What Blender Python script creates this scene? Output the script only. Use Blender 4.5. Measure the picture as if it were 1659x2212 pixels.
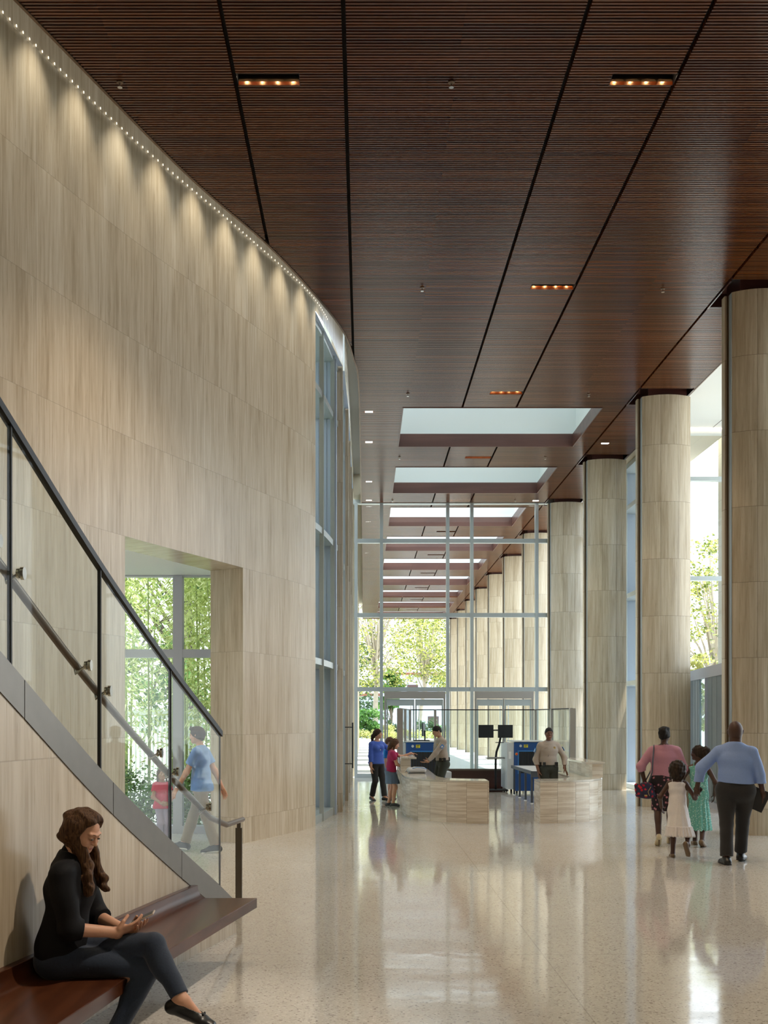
import bpy, bmesh, math, random
import numpy as np
from mathutils import Vector, Matrix
random.seed(7)
for o in list(bpy.data.objects): bpy.data.objects.remove(o)
SC = bpy.context.scene
COL = SC.collection
PI = math.pi
# ------------------------------------------------------------------ camera, world, sun, exposure
FPX, CX0, CY0, CAMZ = 2300.0, 785.8, 1556.0, 1.8      # focal length and principal point in 1659x2212 pixels
cam = bpy.data.cameras.new('camera'); camo = bpy.data.objects.new('camera', cam); COL.objects.link(camo)
cam.sensor_fit = 'AUTO'; cam.sensor_width = 36.0; cam.lens = 36.0*FPX/2212.0
cam.shift_x = (829.5-CX0)/2212.0; cam.shift_y = (CY0-1106.0)/2212.0
cam.clip_start = .1; cam.clip_end = 600
camo.location = (0, 0, CAMZ); camo.rotation_euler = (PI/2, 0, 0)
SC.camera = camo
w = bpy.data.worlds.new('sky'); SC.world = w; w.use_nodes = True
nt = w.node_tree; nt.nodes.clear()
wo = nt.nodes.new('ShaderNodeOutputWorld'); bg = nt.nodes.new('ShaderNodeBackground')
tc = nt.nodes.new('ShaderNodeTexCoord'); sx = nt.nodes.new('ShaderNodeSeparateXYZ'); rp = nt.nodes.new('ShaderNodeValToRGB')
nt.links.new(tc.outputs['Generated'], sx.inputs[0]); nt.links.new(sx.outputs['Z'], rp.inputs[0])
rp.color_ramp.elements[0].position = 0.0; rp.color_ramp.elements[0].color = (.93, .97, 1.0, 1)
rp.color_ramp.elements[1].position = .8; rp.color_ramp.elements[1].color = (.62, .80, 1.0, 1)
nt.links.new(rp.outputs[0], bg.inputs['Color']); bg.inputs['Strength'].default_value = 1.7
nt.links.new(bg.outputs[0], wo.inputs['Surface'])
def lamp(name, kind, loc, energy, color=(1, 1, 1), rot=None, aim=None, **kw):
    L = bpy.data.lights.new(name, kind); L.energy = energy; L.color = color
    for k, v in kw.items(): setattr(L, k, v)
    o = bpy.data.objects.new(name, L); COL.objects.link(o); o.location = loc
    if aim is not None: o.rotation_euler = Vector(aim).to_track_quat('-Z', 'Y').to_euler()
    if rot: o.rotation_euler = rot
    return o
SUN_E = math.radians(72)
lamp('sun', 'SUN', (0, 0, 30), 5.5, (1, .96, .88), aim=(-math.cos(SUN_E), -.06, -math.sin(SUN_E)), angle=.012)
vs = SC.view_settings; vs.view_transform = 'Standard'; vs.look = 'None'; vs.gamma = 1; vs.exposure = 1.12
try: vs.use_curve_mapping = False
except Exception: pass
SC.cycles.use_denoising = True
SC.cycles.transparent_max_bounces = 24
SC.cycles.max_bounces = 9; SC.cycles.diffuse_bounces = 5; SC.cycles.glossy_bounces = 5
SC.cycles.sample_clamp_indirect = 6.0
SC.cycles.caustics_reflective = False; SC.cycles.caustics_refractive = False

# ------------------------------------------------------------------ materials
MAT = {}
def newmat(name):
    m = bpy.data.materials.new(name); m.use_nodes = True; MAT[name] = m
    nt = m.node_tree; b = nt.nodes['Principled BSDF']
    return m, nt, b
def simple(name, col, rough=.5, metal=0.0, spec=.5, emit=None, es=0, coat=0, var=0.0, vscale=30, bump=0.0, sheen=0):
    m, nt, b = newmat(name)
    b.inputs['Base Color'].default_value = (*col, 1); b.inputs['Roughness'].default_value = rough
    b.inputs['Metallic'].default_value = metal; b.inputs['Specular IOR Level'].default_value = spec
    if coat: b.inputs['Coat Weight'].default_value = coat; b.inputs['Coat Roughness'].default_value = .08
    if sheen: b.inputs['Sheen Weight'].default_value = sheen
    if emit: b.inputs['Emission Color'].default_value = (*emit, 1); b.inputs['Emission Strength'].default_value = es
    if var or bump:
        tc = nt.nodes.new('ShaderNodeTexCoord'); n = nt.nodes.new('ShaderNodeTexNoise')
        n.inputs['Scale'].default_value = vscale; n.inputs['Detail'].default_value = 4
        nt.links.new(tc.outputs['Object'], n.inputs['Vector'])
        if var:
            mx = nt.nodes.new('ShaderNodeMix'); mx.data_type = 'RGBA'
            mx.inputs[6].default_value = (*[c*(1-var) for c in col], 1); mx.inputs[7].default_value = (*[min(1, c*(1+var)) for c in col], 1)
            nt.links.new(n.outputs['Fac'], mx.inputs[0]); nt.links.new(mx.outputs[2], b.inputs['Base Color'])
        if bump:
            bp = nt.nodes.new('ShaderNodeBump'); bp.inputs['Strength'].default_value = bump; bp.inputs['Distance'].default_value = .01
            nt.links.new(n.outputs['Fac'], bp.inputs['Height']); nt.links.new(bp.outputs[0], b.inputs['Normal'])
    return m
def mathn(nt, op, a, b=None):
    n = nt.nodes.new('ShaderNodeMath'); n.operation = op
    for i, v in enumerate((a, b)):
        if v is None: continue
        if isinstance(v, (int, float)): n.inputs[i].default_value = v
        else: nt.links.new(v, n.inputs[i])
    return n.outputs[0]
def ramp(nt, fac, stops):
    r = nt.nodes.new('ShaderNodeValToRGB'); nt.links.new(fac, r.inputs[0])
    els = r.color_ramp.elements
    while len(els) < len(stops): els.new(.5)
    for e, (p, c) in zip(els, stops): e.position = p; e.color = (*c, 1) if len(c) == 3 else c
    return r.outputs[0]
def mixc(nt, f, a, b, mode='MIX'):
    n = nt.nodes.new('ShaderNodeMix'); n.data_type = 'RGBA'; n.blend_type = mode
    for i, v in ((0, f), (6, a), (7, b)):
        if isinstance(v, (int, float)): n.inputs[i].default_value = v
        elif isinstance(v, tuple): n.inputs[i].default_value = (*v, 1) if len(v) == 3 else v
        else: nt.links.new(v, n.inputs[i])
    return n.outputs[2]
def stone(name, cols, W=.6, H=1.22, V0=.37, horiz=False, rough=.27, jdark=.55, stagger=0.0, tint=.13):
    """filled travertine on metric UVs: fine veins, slabs W wide and H high, thin joints"""
    m, nt, b = newmat(name)
    uv = nt.nodes.new('ShaderNodeUVMap'); sep = nt.nodes.new('ShaderNodeSeparateXYZ'); nt.links.new(uv.outputs[0], sep.inputs[0])
    U, V = sep.outputs['X'], sep.outputs['Y']
    vr = mathn(nt, 'DIVIDE', mathn(nt, 'SUBTRACT', V, V0), H); row = mathn(nt, 'FLOOR', vr)
    ur = mathn(nt, 'ADD', mathn(nt, 'DIVIDE', U, W), mathn(nt, 'MULTIPLY', row, stagger)); colm = mathn(nt, 'FLOOR', ur)
    cid = nt.nodes.new('ShaderNodeCombineXYZ'); nt.links.new(colm, cid.inputs[0]); nt.links.new(row, cid.inputs[1])
    wn = nt.nodes.new('ShaderNodeTexWhiteNoise'); wn.noise_dimensions = '3D'; nt.links.new(cid.outputs[0], wn.inputs['Vector'])
    off = mathn(nt, 'MULTIPLY', wn.outputs['Value'], 37.0)
    def vn(su, sv, det, rg=.6):
        c = nt.nodes.new('ShaderNodeCombineXYZ')
        nt.links.new(mathn(nt, 'MULTIPLY', U, su), c.inputs[0]); nt.links.new(mathn(nt, 'MULTIPLY', V, sv), c.inputs[1]); nt.links.new(off, c.inputs[2])
        n = nt.nodes.new('ShaderNodeTexNoise'); n.inputs['Scale'].default_value = 1; n.inputs['Detail'].default_value = det; n.inputs['Roughness'].default_value = rg
        nt.links.new(c.outputs[0], n.inputs['Vector']); return n.outputs['Fac']
    a, bb = (1.2, 26) if horiz else (26, 1.2)
    v1 = vn(a, bb, 5, .62); v2 = vn(a*.22, bb*.25, 4); v3 = vn(a*3.0, bb*2.2, 3)
    f = mathn(nt, 'ADD', mathn(nt, 'MULTIPLY', v1, .55), mathn(nt, 'MULTIPLY', v2, .45))
    c = ramp(nt, f, [(.30, cols[0]), (.46, cols[1]), (.56, cols[2]), (.72, cols[3])])
    pits = ramp(nt, v3, [(.64, (1, 1, 1)), (.72, (.62, .56, .48))])
    c = mixc(nt, .8, c, pits, 'MULTIPLY')
    tn = mathn(nt, 'ADD', mathn(nt, 'MULTIPLY', wn.outputs['Value'], tint), 1-tint*.55)
    tcx = nt.nodes.new('ShaderNodeCombineXYZ'); [nt.links.new(tn, tcx.inputs[i]) for i in range(3)]
    c = mixc(nt, 1.0, c, tcx.outputs[0], 'MULTIPLY')
    def joint(x, size):
        fr = mathn(nt, 'FRACT', x); d = mathn(nt, 'MINIMUM', fr, mathn(nt, 'SUBTRACT', 1.0, fr))
        return mathn(nt, 'LESS_THAN', mathn(nt, 'MULTIPLY', d, size), .0035)
    j = mathn(nt, 'MAXIMUM', joint(vr, H), joint(ur, W))
    c = mixc(nt, mathn(nt, 'MULTIPLY', j, jdark), c, (.13, .10, .07))
    nt.links.new(c, b.inputs['Base Color']); b.inputs['Roughness'].default_value = rough
    b.inputs['Specular IOR Level'].default_value = .5
    bp = nt.nodes.new('ShaderNodeBump'); bp.inputs['Strength'].default_value = .15; bp.inputs['Distance'].default_value = .004
    nt.links.new(mathn(nt, 'SUBTRACT', f, mathn(nt, 'MULTIPLY', j, .8)), bp.inputs['Height']); nt.links.new(bp.outputs[0], b.inputs['Normal'])
    return m
TRAV = [(.38, .30, .20), (.52, .43, .315), (.60, .515, .395), (.71, .64, .53)]
stone('travertine_wall', TRAV, W=1.18, H=1.22, V0=.37, jdark=.28, tint=.06)
stone('travertine_column', [(.38, .30, .205), (.52, .435, .315), (.60, .52, .395), (.72, .65, .53)], W=.385, H=1.183, V0=.415, jdark=.6, tint=.18)
stone('travertine_counter', [(.42, .33, .23), (.64, .54, .42), (.78, .70, .58), (.86, .81, .72)], W=.37, H=5, V0=-1, horiz=True, tint=.06)
stone('travertine_top', [(.42, .37, .30), (.55, .50, .42), (.64, .59, .50), (.75, .71, .63)], W=.9, H=5, V0=-1, horiz=True, rough=.12, tint=.05)
stone('pale_stone', [(.50, .46, .34), (.56, .52, .40), (.60, .56, .44), (.64, .60, .48)], W=1.2, H=1.183, V0=.4, rough=.5, jdark=.5, tint=.05)

def terrazzo():
    m, nt, b = newmat('terrazzo')
    tc = nt.nodes.new('ShaderNodeTexCoord')
    def noise(s, d=2, sc=None):
        n = nt.nodes.new('ShaderNodeTexNoise'); n.inputs['Scale'].default_value = s; n.inputs['Detail'].default_value = d
        if sc:
            mp = nt.nodes.new('ShaderNodeMapping'); mp.inputs['Scale'].default_value = sc; nt.links.new(tc.outputs['Object'], mp.inputs[0]); nt.links.new(mp.outputs[0], n.inputs['Vector'])
        else: nt.links.new(tc.outputs['Object'], n.inputs['Vector'])
        return n.outputs['Fac']
    vo = nt.nodes.new('ShaderNodeTexVoronoi'); vo.inputs['Scale'].default_value = 85; nt.links.new(tc.outputs['Object'], vo.inputs['Vector'])
    sp = nt.nodes.new('ShaderNodeSeparateColor'); nt.links.new(vo.outputs['Color'], sp.inputs[0])
    chip = ramp(nt, sp.outputs[0], [(.0, (.27, .24, .21)), (.07, (.48, .45, .41)), (.14, (.60, .575, .535)), (.80, (.64, .615, .575)), (1, (.76, .74, .70))])
    big = ramp(nt, noise(.35, 3), [(.35, (.93, .93, .93)), (.65, (1, 1, 1))])
    c = mixc(nt, 1.0, chip, big, 'MULTIPLY')
    # divider joints of the terrazzo bays
    sep = nt.nodes.new('ShaderNodeSeparateXYZ'); nt.links.new(tc.outputs['Object'], sep.inputs[0])
    def line(axis, period, o0):
        v = mathn(nt, 'DIVIDE', mathn(nt, 'SUBTRACT', axis, o0), period); fr = mathn(nt, 'FRACT', v)
        return mathn(nt, 'LESS_THAN', mathn(nt, 'MULTIPLY', mathn(nt, 'MINIMUM', fr, mathn(nt, 'SUBTRACT', 1.0, fr)), period), .004)
    j = mathn(nt, 'MAXIMUM', line(sep.outputs['X'], 3.52, 1.376), line(sep.outputs['Y'], 5.41, 13.6))
    c = mixc(nt, mathn(nt, 'MULTIPLY', j, .4), c, (.2, .18, .15))
    nt.links.new(c, b.inputs['Base Color'])
    r = ramp(nt, noise(3.0, 4), [(.3, (.055,)*3), (.7, (.10,)*3)]); nt.links.new(r, b.inputs['Roughness'])
    b.inputs['Specular IOR Level'].default_value = .75
    bp = nt.nodes.new('ShaderNodeBump'); bp.inputs['Strength'].default_value = .30; bp.inputs['Distance'].default_value = .004
    nt.links.new(noise(2.6, 2), bp.inputs['Height']); nt.links.new(bp.outputs[0], b.inputs['Normal'])
terrazzo()
def wood(name, c0, c1, c2, sc=(.35, 9, 9), rough=.35, coat=0.3, per=None):
    m, nt, b = newmat(name)
    tc = nt.nodes.new('ShaderNodeTexCoord'); mp = nt.nodes.new('ShaderNodeMapping'); mp.inputs['Scale'].default_value = sc
    nt.links.new(tc.outputs['Object'], mp.inputs[0])
    n = nt.nodes.new('ShaderNodeTexNoise'); n.inputs['Scale'].default_value = 1; n.inputs['Detail'].default_value = 6; n.inputs['Distortion'].default_value = .4
    nt.links.new(mp.outputs[0], n.inputs['Vector'])
    f = n.outputs['Fac']
    if per:   # every slat its own tone
        sep = nt.nodes.new('ShaderNodeSeparateXYZ'); nt.links.new(tc.outputs['Object'], sep.inputs[0])
        ry = mathn(nt, 'FLOOR', mathn(nt, 'DIVIDE', sep.outputs['Y'], per)); rx = mathn(nt, 'FLOOR', mathn(nt, 'DIVIDE', mathn(nt, 'SUBTRACT', sep.outputs['X'], -1.369), 1.173))
        cb = nt.nodes.new('ShaderNodeCombineXYZ'); nt.links.new(ry, cb.inputs[1]); nt.links.new(rx, cb.inputs[0])
        wn = nt.nodes.new('ShaderNodeTexWhiteNoise'); nt.links.new(cb.outputs[0], wn.inputs['Vector'])
        f = mathn(nt, 'ADD', mathn(nt, 'MULTIPLY', f, .6), mathn(nt, 'MULTIPLY', wn.outputs['Value'], .4))
    c = ramp(nt, f, [(.25, c0), (.5, c1), (.75, c2)]); nt.links.new(c, b.inputs['Base Color'])
    b.inputs['Roughness'].default_value = rough; b.inputs['Coat Weight'].default_value = coat; b.inputs['Coat Roughness'].default_value = .12
    return m
wood('slat_wood', (.055, .013, .0025), (.095, .025, .005), (.15, .046, .011), per=.047, rough=.24, coat=.0)
MAT['slat_wood'].node_tree.nodes['Principled BSDF'].inputs['Specular IOR Level'].default_value = .58
wood('fascia_wood', (.075, .026, .018), (.10, .037, .026), (.14, .055, .038), sc=(.5, 6, 6), rough=.4, coat=.1)
wood('bench_wood', (.042, .012, .005), (.072, .022, .009), (.11, .037, .015), sc=(14, .7, 14), rough=.3, coat=.05)
MAT['bench_wood'].node_tree.nodes['Principled BSDF'].inputs['Specular IOR Level'].default_value = .35
wood('mahogany', (.040, .012, .010), (.055, .018, .014), (.075, .026, .020), sc=(.6, 6, 6), rough=.3)
simple('backing_black', (.008, .006, .005), .9)
simple('white_paint', (.80, .82, .80), .6)
simple('soffit_beige', (.74, .68, .54), .7)
simple('alu', (.52, .58, .60), .35, .55, var=.04, vscale=4)
simple('alu_lilac', (.48, .49, .56), .4, .3)
simple('blue_panel', (.50, .60, .76), .5, .15)
simple('grey_panel', (.22, .26, .29), .45, .4)
simple('steel', (.17, .152, .132), .36, .85, var=.12, vscale=9)
simple('steel_light', (.48, .46, .44), .34, .7)
simple('bronze_rail', (.13, .09, .075), .3, .6)
simple('bright_steel', (.62, .61, .58), .22, 1.0)
simple('dark_metal', (.03, .03, .033), .4, .7)
simple('bronze', (.16, .10, .06), .35, .8)
simple('black', (.010, .010, .011), .55)
simple('gap_dark', (.004, .003, .003), .9)
simple('lamp_glow', (1, .9, .7), .5, emit=(1, .78, .5), es=9)
simple('lamp_white', (1, 1, 1), .5, emit=(1, .97, .92), es=4)
simple('dot_led', (1, 1, .9), .5, emit=(1, .93, .75), es=.7)
simple('skylight_glow', (.8, .9, .95), .6, emit=(.62, .76, .84), es=.36)  # emission put in for the daylight behind the glass
simple('cove_warm', (1, .9, .8), .5, emit=(1, .86, .72), es=1.6)
def glass(name, tint=(.93, .98, .96), k=1.0, rough=0.0):
    m, nt, b = newmat(name); nt.nodes.remove(b)
    out = [n for n in nt.nodes if n.type == 'OUTPUT_MATERIAL'][0]
    tr = nt.nodes.new('ShaderNodeBsdfTransparent'); tr.inputs['Color'].default_value = (*tint, 1)
    gl = nt.nodes.new('ShaderNodeBsdfGlossy'); gl.inputs['Roughness'].default_value = rough; gl.inputs['Color'].default_value = (1, 1, 1, 1)
    ge = nt.nodes.new('ShaderNodeNewGeometry'); dp = nt.nodes.new('ShaderNodeVectorMath'); dp.operation = 'DOT_PRODUCT'
    nt.links.new(ge.outputs['Incoming'], dp.inputs[0]); nt.links.new(ge.outputs['Normal'], dp.inputs[1])
    c = mathn(nt, 'SUBTRACT', 1.0, mathn(nt, 'ABSOLUTE', dp.outputs['Value']))
    fr = mathn(nt, 'ADD', mathn(nt, 'MULTIPLY', mathn(nt, 'POWER', c, 5.0), .9), .045)
    mx = nt.nodes.new('ShaderNodeMixShader')
    nt.links.new(mathn(nt, 'MULTIPLY', fr, k), mx.inputs[0]); nt.links.new(tr.outputs[0], mx.inputs[1]); nt.links.new(gl.outputs[0], mx.inputs[2])
    nt.links.new(mx.outputs[0], out.inputs['Surface'])
glass('glass', (.96, .985, .975)); glass('guard_glass', (.95, .975, .95), .22); glass('tinted_glass', (.86, .95, .94), 1.0)

# ------------------------------------------------------------------ mesh builder
class MB:
    def __init__(s, T=None): s.v = []; s.f = []; s.uv = []; s.mi = []; s.T = T or Matrix.Identity(4); s.m = 0; s.sm = False
    def quad(s, pts, uvs=None):
        i = len(s.v); s.v += [tuple(s.T @ Vector(p)) for p in pts]; s.f.append(tuple(range(i, i+len(pts))))
        s.uv += list(uvs) if uvs else [(p[0], p[1]) for p in pts]; s.mi.append(s.m)
    def box(s, x0, x1, y0, y1, z0, z1, skip=''):
        P = lambda a, b, c: (a, b, c)
        if 'l' not in skip: s.quad([P(x0,y1,z0),P(x0,y0,z0),P(x0,y0,z1),P(x0,y1,z1)], [(y1,z0),(y0,z0),(y0,z1),(y1,z1)])
        if 'r' not in skip: s.quad([P(x1,y0,z0),P(x1,y1,z0),P(x1,y1,z1),P(x1,y0,z1)], [(y0,z0),(y1,z0),(y1,z1),(y0,z1)])
        if 'f' not in skip: s.quad([P(x0,y0,z0),P(x1,y0,z0),P(x1,y0,z1),P(x0,y0,z1)], [(x0,z0),(x1,z0),(x1,z1),(x0,z1)])
        if 'k' not in skip: s.quad([P(x1,y1,z0),P(x0,y1,z0),P(x0,y1,z1),P(x1,y1,z1)], [(x1,z0),(x0,z0),(x0,z1),(x1,z1)])
        if 'b' not in skip: s.quad([P(x0,y1,z0),P(x1,y1,z0),P(x1,y0,z0),P(x0,y0,z0)], [(x0,y1),(x1,y1),(x1,y0),(x0,y0)])
        if 't' not in skip: s.quad([P(x0,y0,z1),P(x1,y0,z1),P(x1,y1,z1),P(x0,y1,z1)], [(x0,y0),(x1,y0),(x1,y1),(x0,y1)])
        return s
    def cbox(s, c, d): return s.box(c[0]-d[0]/2, c[0]+d[0]/2, c[1]-d[1]/2, c[1]+d[1]/2, c[2]-d[2]/2, c[2]+d[2]/2)
    def prism(s, poly, z0, z1, u0=0.0, caps=True):
        """closed plan polygon (counter-clockwise) extruded in z, uv = (arc length, z)"""
        n = len(poly); u = u0
        for i in range(n):
            a, b = poly[i], poly[(i+1) % n]; L = math.hypot(b[0]-a[0], b[1]-a[1])
            s.quad([(a[0],a[1],z0),(b[0],b[1],z0),(b[0],b[1],z1),(a[0],a[1],z1)], [(u,z0),(u+L,z0),(u+L,z1),(u,z1)]); u += L
        if caps:
            s.quad([(p[0],p[1],z1) for p in poly]); s.quad([(p[0],p[1],z0) for p in reversed(poly)])
        return s
    def strip(s, path, z0, z1, u0=0.0, flip=False):
        """open wall along a plan path; z0/z1 may be functions of index"""
        u = u0
        for i in range(len(path)-1):
            a, b = path[i], path[i+1]; L = math.hypot(b[0]-a[0], b[1]-a[1])
            za0, zb0 = (z0[i], z0[i+1]) if hasattr(z0, '__len__') else (z0, z0)
            za1, zb1 = (z1[i], z1[i+1]) if hasattr(z1, '__len__') else (z1, z1)
            q = [(a[0],a[1],za0),(b[0],b[1],zb0),(b[0],b[1],zb1),(a[0],a[1],za1)]; t = [(u,za0),(u+L,zb0),(u+L,zb1),(u,za1)]
            if flip: q.reverse(); t.reverse()
            s.quad(q, t); u += L
        return s
    def tube(s, pts, r, n=12, cap=True, ry=None):
        pts = [Vector(p) for p in pts]; rs = r if hasattr(r, '__len__') else [r]*len(pts)
        rings = []; prev = None
        for i, p in enumerate(pts):
            d = (pts[min(i+1, len(pts)-1)] - pts[max(i-1, 0)]).normalized()
            if prev is None:
                a = Vector((0, 0, 1)) if abs(d.z) < .9 else Vector((1, 0, 0)); x = d.cross(a).normalized()
            else: x = (prev - d*prev.dot(d)).normalized()
            prev = x; y = d.cross(x)
            rings.append([p + x*math.cos(2*PI*k/n)*rs[i] + y*math.sin(2*PI*k/n)*(ry if ry else rs[i]) for k in range(n)])
        for i in range(len(rings)-1):
            for k in range(n):
                k2 = (k+1) % n
                s.quad([rings[i][k], rings[i][k2], rings[i+1][k2], rings[i+1][k]])
        if cap: s.quad(list(reversed(rings[0]))); s.quad(rings[-1])
        return s
    def lathe(s, prof, c=(0, 0, 0), n=24, sx=1, sy=1):
        for i in range(len(prof)-1):
            (r0, z0), (r1, z1) = prof[i], prof[i+1]
            for k in range(n):
                a, b = 2*PI*k/n, 2*PI*(k+1)/n
                P = lambda r, z, t: (c[0]+r*math.cos(t)*sx, c[1]+r*math.sin(t)*sy, c[2]+z)
                q = [P(r0,z0,a), P(r0,z0,b), P(r1,z1,b), P(r1,z1,a)]
                if r0 < 1e-6: q = [q[0], q[2], q[3]]
                elif r1 < 1e-6: q = [q[0], q[1], q[2]]
                s.quad(q)
        return s
    def sphere(s, c, r, n=14, m=8):
        rx, ry, rz = r if hasattr(r, '__len__') else (r, r, r)
        return s.lathe([(max(0, math.sin(PI*i/m)), -rz*math.cos(PI*i/m)) for i in range(m+1)], c, n, rx, ry)
    def build(s, name, mat, parent=None, smooth=False, bevel=0, merge=False, segs=2):
        me = bpy.data.meshes.new(name); me.from_pydata(s.v, [], s.f)
        uvl = me.uv_layers.new(name='UVMap'); arr = np.array([c for uv in s.uv for c in uv], dtype=np.float32)
        uvl.data.foreach_set('uv', arr)
        mats = mat if isinstance(mat, (list, tuple)) else [mat]
        for k in mats: me.materials.append(MAT[k])
        if len(mats) > 1: me.polygons.foreach_set('material_index', s.mi)
        if smooth: me.polygons.foreach_set('use_smooth', [True]*len(me.polygons))
        if merge or bevel or smooth:
            bm = bmesh.new(); bm.from_mesh(me); bmesh.ops.remove_doubles(bm, verts=bm.verts, dist=1e-5); bm.to_mesh(me); bm.free()
        me.update()
        o = bpy.data.objects.new(name, me); COL.objects.link(o)
        if parent is not None: o.parent = parent
        if bevel:
            md = o.modifiers.new('bevel', 'BEVEL'); md.width = bevel; md.segments = segs; md.limit_method = 'ANGLE'; md.angle_limit = .6
            md.harden_normals = False
        if smooth and not bevel:
            try:
                me.set_sharp_from_angle(angle=.7)
            except Exception: pass
        return o
def thing(name, label, cat, loc=(0, 0, 0), rz=0, group=None):
    o = bpy.data.objects.new(name, None); COL.objects.link(o); o.empty_display_size = .1
    o.location = loc; o.rotation_euler = (0, 0, rz); tag(o, label, cat, group); return o
def tag(o, label, cat, group=None, kind=None):
    o['label'] = label; o['category'] = cat
    if group: o['group'] = group
    if kind: o['kind'] = kind
    return o
def struct(o, label=None):
    o['kind'] = 'structure'
    if label: o['label'] = label
    return o
def copy_tree(o, parent=None):
    c = o.copy(); COL.objects.link(c)
    if parent is not None: c.parent = parent
    for ch in o.children: copy_tree(ch, c)
    return c
def at(x, y, Y):
    """point whose image is pixel (x, y) at depth Y"""
    return Vector(((x-CX0)*Y/FPX, Y, CAMZ-(y-CY0)*Y/FPX))
def spline(pts, n):
    P = [Vector(p) for p in pts]; out = []
    for i in range(len(P)-1):
        p0, p1, p2, p3 = P[max(i-1, 0)], P[i], P[i+1], P[min(i+2, len(P)-1)]
        for k in range(n):
            t = k/n
            out.append(.5*((2*p1)+(p2-p0)*t+(2*p0-5*p1+4*p2-p3)*t*t+(3*p1-p0-3*p2+p3)*t**3))
    out.append(P[-1]); return out
# ------------------------------------------------------------------ the setting
ZC = 8.6; S = 5.41; YF = 16.6                        # ceiling height, bay module, front of the first column
XL, XR = -1.369, 6.82
CEDGE = [(-6.6, 0), (-5.0, 5.0), (-3.30, 10.05), (-2.22, 13.24), (-1.378, 15.24), (-.72, 17.26), (-.357, 18.7), (-.21, 20), (-.12, 21.5), (-.10, 28), (-.10, 33.4)]
cedge = spline([(x, y, 0) for x, y in CEDGE], 10)
cy = np.array([p.y for p in cedge]); cxx = np.array([p.x for p in cedge])
def cex(y): return float(np.interp(y, cy, cxx)) if y < 33.4 else -.10
WALLP = [(-7.0, 0), (-5.45, 5.0), (-3.87, 10.0), (-2.89, 12.89), (-1.766, 15.56), (-.82, 18.08), (-.44, 20.7), (-.37, 21.5), (-.34, 24), (-.32, 33.4)]
wallp = spline([(x, y, 0) for x, y in WALLP], 12)
wyy = np.array([p.y for p in wallp]); wxx = np.array([p.x for p in wallp])
def wx(y): return float(np.interp(y, wyy, wxx)) if y < 33.4 else -.32
warc = np.concatenate([[0], np.cumsum(np.hypot(np.diff(wxx), np.diff(wyy)))])
def wu(y): return float(np.interp(y, wyy, warc))
def wpath(y0, y1, step=.08, off=0.0):
    n = max(1, int(round((y1-y0)/step))); return [(wx(y0+(y1-y0)*i/n)+off, y0+(y1-y0)*i/n) for i in range(n+1)]

b = MB(); b.quad([(-14, -6, 0), (13, -6, 0), (13, 33.4, 0), (-14, 33.4, 0)])
struct(b.build('floor', 'terrazzo'))

# ceiling slats, cut round skylights, lights, columns and the curved wall
SKY = [(YF+S*k+6.57-5.41+.0, YF+S*k+9.82-5.41) for k in range(1, 11)]      # near and far edge of every skylight
SKX = (.865, 5.18)
SKY = [(23.17+S*k, 26.42+S*k) for k in range(0, 9)]
SKY[1] = (28.6, 31.83)
LIGHTS = [(2.62, 3.31, 11.19+S*k) for k in range(0, 11)] + [(-1.345, -.68, 11.19), (2.62, 3.31, 5.78)]
COLY = [YF+S*k for k in range(0, 11)]
CEND = 71.5
def holes(y):
    H = []
    for a, c in SKY:
        if a < y < c: H.append(SKX)
    for x0, x1, yy in LIGHTS:
        if yy < y < yy+.22 and not (31 < yy < 33): H.append((x0, x1))
    for yy in COLY:
        if yy-.16 < y < yy+.95: H.append((5.68, 6.76))
    for yy in CEILSPOT:
        if abs(y-yy[1]) < .06: H.append((yy[0]-.1, yy[0]+.1))
    return H
CEILSPOT = [(at(797, py, 1).x*15640/(1556-py), 15640/(1556-py)) for py in (890, 955.5, 1040.5, 1081)] + [(5.93, 26.15), (5.33, 33.0)]
GAPS = [-1.369, -.196, 2.142, 3.315, 5.661]
b = MB(); pitch = .047; nsl = int((CEND+1)/pitch)
for i in range(nsl):
    y = -1 + i*pitch + .001
    if y < 4: continue
    y0, y1 = y, y+.030
    far = y > 33.6
    xl = cex(y+.02)+.03; segs = [(xl, XR-.02)]
    cuts = [(g-.022, g+.022) for g in GAPS] + [h for h in holes(y+.015)]
    for c0, c1 in cuts:
        ns = []
        for s0, s1 in segs:
            if c1 <= s0 or c0 >= s1: ns.append((s0, s1)); continue
            if c0 > s0: ns.append((s0, c0))
            if c1 < s1: ns.append((c1, s1))
        segs = ns
    for s0, s1 in segs:
        if s1-s0 > .02: b.box(s0, s1, y0, y1-.003, ZC, ZC+.06, skip='t')
cl = struct(b.build('ceiling', 'slat_wood'))
# dark backing above the slats with the openings left out
b = MB()
ys = sorted(set([4, CEND] + [v for a in SKY for v in a] + [v for yy in COLY for v in (yy-.16, yy+.95)] + [v for l in LIGHTS for v in (l[2], l[2]+.22)] + list(np.arange(4.5, 33.5, .5))))
for y0, y1 in zip(ys[:-1], ys[1:]):
    ym = (y0+y1)/2; segs = [(None, XR)]
    hs = sorted([h for h in holes(ym) if h[1]-h[0] > .3]); x = None
    for h0, h1 in hs + [(XR, XR)]:
        a0, a1 = (cex(y0)+.02, cex(y1)+.02) if x is None else (x, x)
        if h0 - max(a0, a1) > .01:
            b.quad([(a0, y0, ZC+.10), (h0, y0, ZC+.10), (h0, y1, ZC+.10), (a1, y1, ZC+.10)][::-1])
        x = h1
b.build('ceiling_backing', 'backing_black', cl)
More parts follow.
